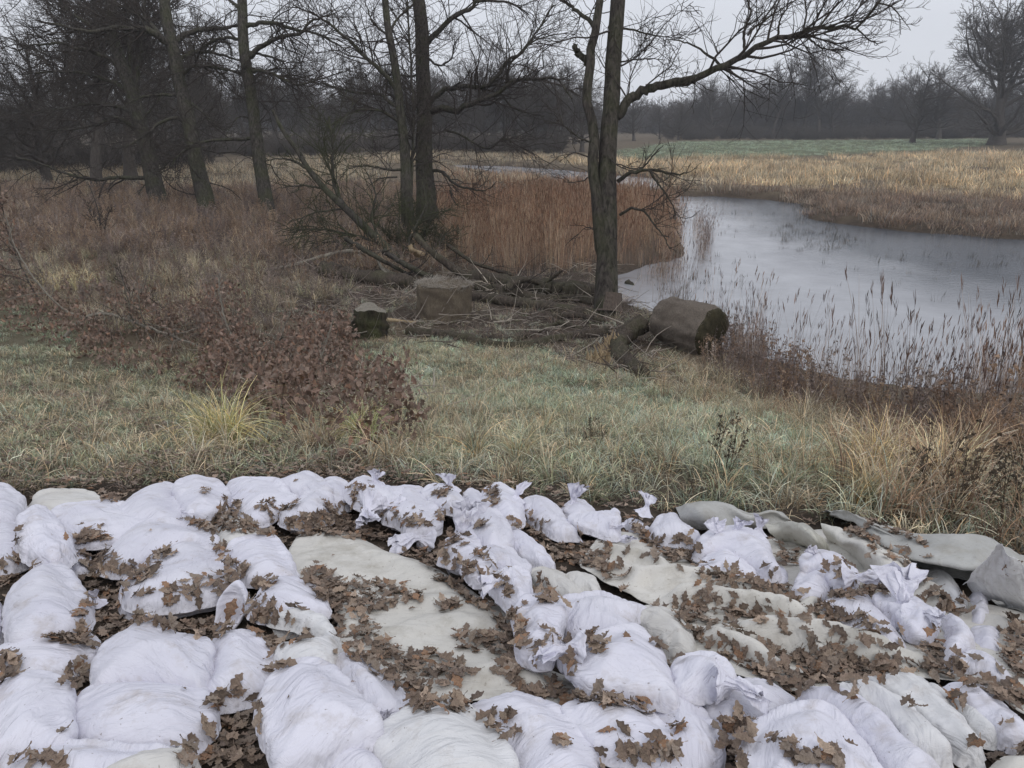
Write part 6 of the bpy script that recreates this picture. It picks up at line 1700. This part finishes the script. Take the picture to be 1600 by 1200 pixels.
tree('thick dark oak trunk behind the fallen crown with crooked limbs to its right', 'tree',
     ('E', [(478, 965), (474, 880), (470, 800), (467, 600), (460, 400), (450, 200), (440, 0), (425, -350)]), .34, .22,
     [('E', [(480, 190), (520, 150), (560, 110), (620, 62), (680, 42), (698, 5), (760, 5), (860, 18), (930, 70)], .12, .02, -1.5),
      ('E', [(485, 470), (520, 430), (560, 400), (640, 385), (720, 390), (780, 350), (830, 280), (890, 235), (960, 150), (1040, 20)], .11, .02, -2),
      ('E', [(490, 500), (550, 488), (620, 488), (700, 450), (790, 425), (830, 385), (880, 357), (980, 350), (1060, 360), (1125, 440)], .13, .02, -2.5),
      ('E', [(830, 390), (836, 340), (845, 290), (890, 245), (960, 180), (1080, 150), (1150, 160)], .05, .012, -1),
      ('E', [(815, 430), (860, 480), (930, 505), (1000, 520)], .04, .01, -1), ('E', [(490, 765), (550, 770), (600, 820), (680, 845), (740, 850), (790, 810)], .07, .014, -1.5),
      ('E', [(480, 255), (515, 285), (545, 290), (585, 262), (600, 200), (640, 140)], .05, .012, -1), ('E', [(560, 580), (620, 600), (690, 640), (760, 665), (820, 620), (900, 660), (980, 700)], .05, .012, -2.5),
      ('E', [(580, 850), (600, 900), (640, 930), (720, 935)], .035, .01, -1), ('E', [(435, 20), (380, -40), (300, -80)], .08, .03, 1), ('E', [(455, 330), (410, 340), (350, 335), (270, 330)], .05, .012, 1)],
     (190, 760, 1700, dict(rmin=.0065, wig=.22, trop=.02, **LONG)), 30, name='oak_tree', seed=3, epi=22)
tree('slender grey twin trunk just left of the thick dark oak', 'tree',
     ('E', [(390, 930), (386, 800), (378, 680), (364, 550), (345, 400), (320, 200), (292, 0), (268, -200)]), .20, .10,
     [('E', [(338, 395), (310, 355), (270, 310), (180, 230), (80, 140), (0, 80), (-120, 20)], .085, .02, -1.5), ('E', [(340, 475), (300, 445), (260, 420), (150, 412), (60, 390), (-40, 350)], .075, .02, 1),
      ('E', [(352, 545), (310, 515), (260, 492), (150, 495), (60, 550), (0, 580)], .06, .015, -1), ('E', [(315, 140), (335, 100), (350, 80), (412, 20), (440, -30)], .05, .02, .5), ('E', [(300, 155), (260, 125), (230, 90), (200, 0)], .05, .015, .5),
      ('E', [(405, 900), (412, 700), (418, 520), (408, 330), (395, 100), (385, -100)], .06, .03, .8), ('E', [(370, 760), (300, 755), (200, 740), (100, 760)], .05, .01, -1), ('E', [(345, 790), (260, 800), (200, 850)], .035, .01, -.5)],
     (170, 700, 1500, dict(rmin=.006, wig=.22, trop=.04, **LONG)), 28, name='slender_tree', bark=M_BARKM, seed=4, epi=24, flare=1.3)
tree('pale grey oak trunk, right of the three left trunks, with arching limbs', 'tree',
     ('D', [(1255, 1048), (1238, 960), (1220, 860), (1200, 740), (1176, 560), (1152, 380), (1134, 200), (1122, 0), (1112, -350)]), .29, .17,
     [('D', [(1150, 265), (1185, 235), (1230, 205), (1320, 165), (1400, 155), (1432, 105), (1490, 85), (1560, 55)], .12, .025, -1.5), ('D', [(1136, 125), (1190, 112), (1250, 105), (1350, 130), (1440, 150), (1540, 190), (1620, 250)], .10, .02, -1),
      ('D', [(1165, 330), (1220, 330), (1280, 350), (1380, 392), (1500, 360), (1620, 320)], .08, .015, -2), ('D', [(1155, 240), (1240, 260), (1310, 290), (1350, 360), (1420, 400)], .06, .012, -1),
      ('D', [(1135, 190), (1060, 172), (980, 190), (920, 235), (850, 280)], .08, .02, 1), ('D', [(1160, 640), (1100, 645), (1040, 645), (950, 655), (870, 690), (820, 725), (780, 780), (690, 820)], .075, .016, -1.5),
      ('D', [(1150, 350), (1080, 330), (980, 305), (900, 310), (840, 345)], .06, .015, 1), ('D', [(1115, 40), (1060, 0), (1000, -40)], .08, .03, 1), ('D', [(1175, 560), (1110, 540), (1060, 600), (1040, 650)], .035, .01, -.6)],
     (190, 760, 1700, dict(rmin=.0065, wig=.22, trop=.0, **LONG)), 33, name='oak_tree', bark=M_BARKM, seed=5, epi=22, flare=1.25)
tree('dark oak trunk, middle one of the three at the left, forking into wide limbs', 'tree',
     ('D', [(968, 1010), (945, 900), (918, 790), (882, 620), (852, 450), (828, 330), (805, 230), (782, 130), (765, 30), (745, -250)]), .37, .20,
     [('D', [(800, 225), (760, 185), (720, 150), (640, 132), (540, 130), (430, 145), (300, 120), (180, 100)], .17, .03, -2), ('D', [(745, 172), (715, 130), (680, 95), (600, 50), (540, 20), (450, -30)], .11, .03, 1.5),
      ('D', [(805, 200), (840, 175), (880, 150), (960, 135), (1060, 128), (1120, 105)], .14, .05, 1), ('D', [(825, 285), (860, 262), (900, 242), (980, 245), (1080, 270), (1150, 285)], .10, .03, 1.2),
      ('D', [(838, 345), (870, 322), (900, 305), (980, 308), (1080, 330), (1180, 360)], .09, .02, -1), ('D', [(868, 575), (830, 550), (800, 545), (740, 570), (680, 620), (600, 670), (520, 690)], .09, .016, -1.5),
      ('D', [(985, 250), (995, 205), (1025, 195), (1060, 205), (1075, 260)], .06, .04, .3), ('D', [(830, 440), (740, 440), (650, 450), (560, 500)], .08, .015, -1), ('D', [(875, 470), (940, 520), (1000, 580), (1050, 605)], .06, .012, -.8)],
     (210, 850, 2000, dict(rmin=.007, wig=.22, trop=.02, **LONG)), 34, name='oak_tree', bark=M_BARKM, seed=6, epi=26, flare=1.25)
tree('leftmost dark oak of the three with dense low branches sweeping left', 'tree',
     ('D', [(748, 995), (730, 920), (712, 850), (688, 740), (660, 600), (622, 450), (565, 300), (520, 150), (500, 0), (485, -200)]), .40, .22,
     [('D', [(690, 820), (630, 825), (560, 820), (430, 832), (300, 800), (160, 745), (40, 720)], .11, .02, -2), ('D', [(660, 650), (600, 580), (540, 545), (430, 580), (290, 605), (160, 600)], .10, .02, -2),
      ('D', [(640, 540), (560, 500), (440, 480), (300, 500), (120, 520)], .10, .02, 1), ('D', [(610, 430), (520, 380), (400, 340), (250, 330), (80, 350)], .12, .02, 1), ('D', [(575, 320), (480, 260), (360, 220), (220, 200), (60, 240)], .12, .02, -1),
      ('D', [(600, 380), (600, 250), (590, 120), (600, 0), (610, -100)], .12, .04, 1), ('D', [(630, 470), (640, 330), (660, 200), (665, 80), (680, -60)], .12, .04, -1), ('D', [(540, 200), (440, 130), (330, 60), (250, -30)], .10, .03, 0),
      ('D', [(700, 780), (740, 790), (790, 740), (830, 700)], .05, .012, -.6), ('D', [(695, 830), (660, 870), (640, 900)], .04, .015, -.6), ('D', [(655, 560), (720, 480), (760, 420), (800, 400)], .06, .015, .6)],
     (230, 950, 2300, dict(rmin=.008, wig=.22, trop=-.01, **LONG)), 37, name='oak_tree', bark=M_BARKM, seed=7, epi=30, flare=1.3)
# fallen, mossy crown leaning over the logs
tree('mossy grey fallen tree crown leaning down right in front of the thick oak', 'fallen tree',
     ('D', [(1900, 1290), (1820, 1180), (1700, 1060), (1600, 965), (1500, 870), (1420, 780), (1370, 690), (1310, 600), (1265, 510)]), .15, .05,
     [('D', [(1640, 1000), (1560, 900), (1540, 780), (1540, 660), (1520, 540)], .07, .02, .5), ('D', [(1500, 870), (1380, 860), (1300, 870)], .04, .01, .4), ('D', [(1420, 780), (1360, 745), (1290, 735), (1230, 745)], .045, .012, -.4),
      ('D', [(1760, 1120), (1720, 1000), (1740, 900), (1700, 800)], .05, .015, .5), ('D', [(1860, 1250), (1900, 1100), (1960, 980), (2000, 900)], .06, .015, .4), ('D', [(1820, 1200), (1680, 1140), (1540, 1120), (1440, 1130)], .05, .012, -.6),
      ('D', [(1780, 1130), (1640, 1090), (1480, 1060), (1340, 1075)], .045, .012, -.2), ('D', [(1920, 1270), (2020, 1150), (2080, 1060)], .05, .012, .3), ('D', [(1600, 965), (1480, 980), (1400, 1010), (1380, 1060)], .035, .01, -.4)],
     (170, 520, 700, dict(rmin=.0075, wig=.2, trop=-.01, l1=(.35, .9), l2=(.3, .7))), 23.5, name='fallen_tree', bark=M_BARKM, twig=M_TWIGG, seed=8, flare=1)
tree('green mossy brushwood bush at the foot of the thick dark oak', 'shrub',
     ('E', [(420, 1150), (400, 1080), (390, 1000), (380, 940)]), .04, .02,
     [('E', [(440, 1160), (420, 1060), (400, 960), (350, 880)], .03, .008, .3), ('E', [(440, 1160), (460, 1060), (500, 980), (560, 940)], .03, .008, -.3), ('E', [(430, 1170), (350, 1090), (280, 1020), (220, 980)], .03, .008, 0), ('E', [(450, 1170), (520, 1100), (600, 1060), (640, 1010)], .03, .008, .3), ('E', [(430, 1170), (430, 1040), (440, 950), (430, 900)], .03, .008, .5)],
     (220, 1300, 2600, dict(rmin=.005, wig=.2, trop=.07)), 24.5, name='brush_shrub', bark=M_TWIGG, twig=M_TWIGG, seed=9, flare=1)
tree('thin leafless shrub standing alone in the rusty grass, left of the trunks', 'shrub',
     ('D', [(470, 1110), (465, 1040), (450, 960), (430, 900), (410, 850)]), .03, .012,
     [('D', [(470, 1110), (440, 1040), (420, 980), (405, 930)], .02, .007, .2), ('D', [(480, 1110), (490, 1040), (500, 990), (520, 960)], .02, .007, 0)], (60, 240, 0, dict(rmin=.005, wig=.15, trop=.06)), 27, name='bare_shrub', bark=M_TWIG, seed=10, flare=1)
tree('small pale dead forked sapling standing in the wet ground', 'shrub', ('D', [(1140, 1150), (1140, 1110), (1148, 1070)]), .02, .012, [('D', [(1142, 1120), (1128, 1095), (1120, 1080)], .014, .008, 0)], None, 27, name='dead_sapling', bark=M_PALEWOOD, seed=11, flare=1)

# ------------------------------------------------------------------ trees further off: five grown once, then copied
def grow_tree(name, hgt, spread_, upright, n_limb, n1, n2, n3, seed, r0, low=.12, rmin=.02):
    g = np.random.default_rng(seed)
    A, Ar = grow(np.zeros((1, 3)), np.array([[0, 0, 1.]]), np.array([hgt * .8]), np.array([r0]), np.array([r0 * .18]), 14, .05, .05, g)
    V, F = rough_tube(A[0], Ar[0] * (1 + .6 * np.exp(-np.linspace(0, 10, 14))), 9, .04, g, seed)
    tm = mesh_np(name + '_trunk', V, F, True, [M_FAR])
    tt = np.sort(g.uniform(low, .95, n_limb)); k = tt * 13; ki = np.minimum(k.astype(int), 12); f = (k - ki)[:, None]
    s = A[0, ki] * (1 - f) + A[0, ki + 1] * f; rad = Ar[0, ki] * .5
    az = np.arange(n_limb) * 2.4 + g.normal(0, .4, n_limb); el = upright + g.normal(0, .2, n_limb) + .5 * (tt - .4)
    d = np.c_[np.cos(az) * np.cos(el), np.sin(az) * np.cos(el), np.sin(el)]
    prof = np.sin(np.clip((tt - low) / (1 - low) * .75 + .22, 0, 1) * np.pi) ** .7
    Lb, Lr = grow(s, d, spread_ * prof * g.uniform(.8, 1.15, n_limb), rad, np.full(n_limb, rmin), 12, .16, .05, g)
    prt = [tubes(Lb, Lr, 6)]
    top = A[:, 7:]; 
    prt += twigs(Lb, Lr, g, n1, n2, n3, rmin=rmin, wig=.17, trop=.05, l1=(.25, .5), l2=(.35, .6), l3=(.4, .75))
    prt += twigs(A[:, 6:], Ar[:, 6:], g, n1 // 8, n2 // 8, n3 // 8 if n3 else 0, rmin=rmin, wig=.15, trop=.06, l1=(.3, .5))
    V, F = merge(prt)
    return tm, mesh_np(name + '_crown', V, F, True, [M_FAR])
FT = {'broad': grow_tree('broad', 20, 12, .45, 26, 330, 1800, 5000, 61, .50, .12, .016), 'upright': grow_tree('upright', 20, 8.5, .85, 22, 300, 1600, 4600, 62, .34, .16, .015),
      'alder': grow_tree('alder', 20, 6, .7, 26, 280, 1500, 4200, 63, .28, .1, .015), 'dense': grow_tree('dense', 20, 10, .35, 34, 300, 1600, 4400, 64, .42, .05, .015),
      'big': grow_tree('big', 26, 16, .52, 40, 600, 4000, 9000, 65, .95, .06, .026)}
FH = {}
for kd, (tm_, cm_) in FT.items():
    zz_ = np.empty(len(cm_.vertices) * 3, np.float32); cm_.vertices.foreach_get('co', zz_); FH[kd] = float(np.percentile(zz_[2::3], 99.7))
fg = G(17)
def far_tree(px, base_y, top_y, depth, kind, label, group, name='bare_tree', rz=None, wid=1.0):
    b = at_depth(px, base_y, depth)[0]
    b[2] = H(b[:1], b[1:2])[0]
    hgt = (base_y - top_y) / FPX * depth
    s = hgt / FH[kind]
    root = empty(name, b - np.array([0, 0, .1]), label, 'tree', group)
    root.rotation_euler.z = fg.uniform(0, 6.28) if rz is None else rz
    root.scale = (s * wid, s * wid, s)
    for nm, me in zip(('trunk', 'crown'), FT[kind]): link(nm, me, root)
    return root
# right side
far_tree(1556, 234, 4, 150, 'big', 'huge spreading bare oak at the right edge of the green field', 'bare trees beyond the meadow', wid=1.12)
far_tree(1640, 232, 45, 158, 'dense', 'bare tree cut by the right edge behind the huge oak', 'bare trees beyond the meadow')
for px, by, ty, dp, kd, lb in [(1112, 222, 122, 205, 'broad', 'bare round crowned tree right of the reaching limb, first of the far row'), (1092, 222, 150, 215, 'alder', 'slim bare tree tucked against the first tree of the far row'), (1205, 220, 98, 208, 'upright', 'tall narrow bare tree, left one of the tall far group'), (1222, 220, 112, 212, 'alder', 'tall bare tree beside the left one of the tall far group'),
                               (1252, 219, 90, 210, 'upright', 'tall bare tree in the middle of the tall far group'), (1278, 219, 74, 206, 'upright', 'tallest bare tree of the far row beyond the green field'), (1300, 219, 126, 215, 'broad', 'lower bare tree right of the tallest far one'),
                               (1380, 220, 128, 235, 'broad', 'broad bare tree in the dip of the far wood'), (1425, 224, 100, 165, 'broad', 'bare tree standing forward of the far wood, left of the huge oak'), (1465, 226, 110, 200, 'broad', 'bare tree right behind the forward one, left of the huge oak'),
                               (1153, 221, 165, 205, 'alder', 'small bare tree between the first trees of the far row'), (1060, 222, 160, 190, 'broad', 'round bare bush like tree just right of the twin trunks'), (990, 226, 150, 185, 'broad', 'spreading bare tree framed right of the twin trunks'), (1030, 224, 168, 200, 'dense', 'low dense bare tree right of the twin trunks'),
                               (855, 240, 128, 130, 'upright', 'tall bare tree beyond the channel, left of the twin trunks'), (830, 242, 120, 128, 'broad', 'bare tree beyond the channel with round crown'), (790, 244, 100, 120, 'upright', 'high bare tree beyond the channel right of the thick oak'), (875, 238, 135, 140, 'broad', 'outermost bare tree of the wood beyond the channel'),
                               (760, 246, 118, 118, 'alder', 'narrow bare tree beyond the channel near the thick oak'), (725, 246, 108, 125, 'upright', 'bare tree beyond the channel close behind the thick oak'), (925, 232, 180, 230, 'dense', 'low hazy bare tree seen between the twin stems')]:
    far_tree(px, by, ty, dp, kd, lb, 'bare trees beyond the meadow')
# row of the far wood, one tree like the next
for k in range(38):
    px = 1065 + k * 14.5 + fg.uniform(-7, 7)
    far_tree(px, 217, fg.uniform(128, 162), fg.uniform(228, 262), fg.choice(['dense', 'broad', 'alder', 'dense']), 'one of the hazy bare trees massed along the far edge of the green field', 'hazy far wood trees')
for k in range(9):
    far_tree(900 + k * 22 + fg.uniform(-8, 8), 213, fg.uniform(166, 182), fg.uniform(330, 390), fg.choice(['dense', 'broad']), 'one of the pale distant trees low on the horizon behind the twin trunks', 'pale horizon trees')
# wood behind the left trees
for k in range(44):
    px = 240 + k * 15.5 + fg.uniform(-9, 9)
    far_tree(px, 246, fg.uniform(104, 160), fg.uniform(110, 165), fg.choice(['upright', 'broad', 'upright', 'alder', 'dense']), 'one of the bare trees of the dark wood behind the middle trunks', 'dark middle wood trees')
for k in range(12):
    px = -70 + k * 37 + fg.uniform(-9, 9)
    far_tree(px, fg.uniform(255, 272), fg.uniform(110, 190) if k < 5 else fg.uniform(0, 140), fg.uniform(58, 92), fg.choice(['upright', 'broad', 'upright', 'alder']), 'one of the bare trees of the dense dark wood at the far left', 'dense left wood trees')
for px, by, ty, dp, kd, lb in [(150, 285, -130, 46, 'upright', 'multi stemmed bare tree rising left of the leftmost dark oak'), (205, 280, -160, 50, 'upright', 'tall bare stem close behind the leftmost dark oak'), (75, 285, 40, 52, 'broad', 'dense twiggy bare tree at the left edge above the rusty grass'), (-60, 290, 90, 50, 'broad', 'dense bare tree cut by the left photo edge')]:
    far_tree(px, by, ty, dp, kd, lb, 'bare trees at the left')
# brushwood under the far trees: one mass
M_BUSH = mat_bark('hazed_brushwood_bark', (.09, .079, .071), (.15, .131, .115))  # bark paled to stand in for haze over the far brush
def bush_mesh(seed):
    g = np.random.default_rng(seed); n = 16
    A, Ar = grow(g.normal(0, .35, (n, 3)) * np.array([1, 1, 0]), np.c_[g.normal(0, .5, (n, 2)), np.ones(n)], g.uniform(1.6, 3.2, n), np.full(n, .03), np.full(n, .012), 7, .12, .03, g)
    V, F = merge([tubes(A, Ar, 3)] + twigs(A, Ar, g, 90, 420, 700, rmin=.010, wig=.18, trop=.04, l1=(.3, .5)))
    return mesh_np('bush', V, F, True, [M_BUSH])
BUSH = [bush_mesh(70), bush_mesh(71), bush_mesh(72)]
def brush(polys, n, sc, label):
    xy = np.concatenate([sample_poly(plan(p), m, sg) for p, m in zip(polys, n)]); k = len(xy); s = sg.uniform(*sc, k)
    scatter('brushwood', BUSH, on_ground(xy), np.c_[np.zeros((k, 2)), sg.uniform(0, 6.28, k)], np.c_[s * 1.3, s * 1.3, s], np.ones((k, 3)), label, 'brushwood')
brush([[(1040, 219), (1700, 216), (1700, 213), (1040, 214)]], [260], (.7, 1.7), 'hazy brushwood filling the foot of the far wood')
brush([[(250, 247), (880, 240), (880, 233), (250, 238)]], [170], (.5, 1.2), 'dark brushwood at the foot of the wood beyond the channel')
brush([[(-250, 282), (260, 272), (330, 252), (-250, 250)]], [130], (.5, 1.2), 'dark brushwood at the foot of the dense left wood')
# far-off wood that closes the horizon: reads as one mass
k = 620
xy = np.c_[fg.uniform(-330, 330, k), fg.uniform(300, 430, k)]
s = fg.uniform(2.6, 5.2, k)
scatter('far_wood', BUSH, on_ground(xy), np.c_[np.zeros((k, 2)), fg.uniform(0, 6.28, k)], np.c_[s * 1.2, s * 1.2, s], np.ones((k, 3)), 'pale far off wood closing the horizon', 'far wood')
# ------------------------------------------------------------------ winter haze
hz = [(-420, -12, -1.6), (420, -12, -1.6), (420, 470, -1.6), (-420, 470, -1.6), (-420, -12, 60), (420, -12, 60), (420, 470, 60), (-420, 470, 60)]
hm = mesh_np('haze', np.array(hz, float), np.array([(3, 2, 1, 0), (4, 5, 6, 7), (0, 1, 5, 4), (1, 2, 6, 5), (2, 3, 7, 6), (3, 0, 4, 7)]), False)
m = bpy.data.materials.new('thin_haze'); m.use_nodes = True
for nd in list(m.node_tree.nodes):
    if nd.type == 'BSDF_PRINCIPLED': m.node_tree.nodes.remove(nd)
pv_ = m.node_tree.nodes.new('ShaderNodeVolumePrincipled')
pv_.inputs['Color'].default_value = (.88, .93, 1, 1)
pv_.inputs['Density'].default_value = .00058
m.node_tree.links.new(pv_.outputs[0], m.node_tree.nodes['Material Output'].inputs['Volume'])
hm.materials.append(m)
tag(link('haze', hm), 'thin pale winter haze over the floodplain', 'haze', kind='stuff')
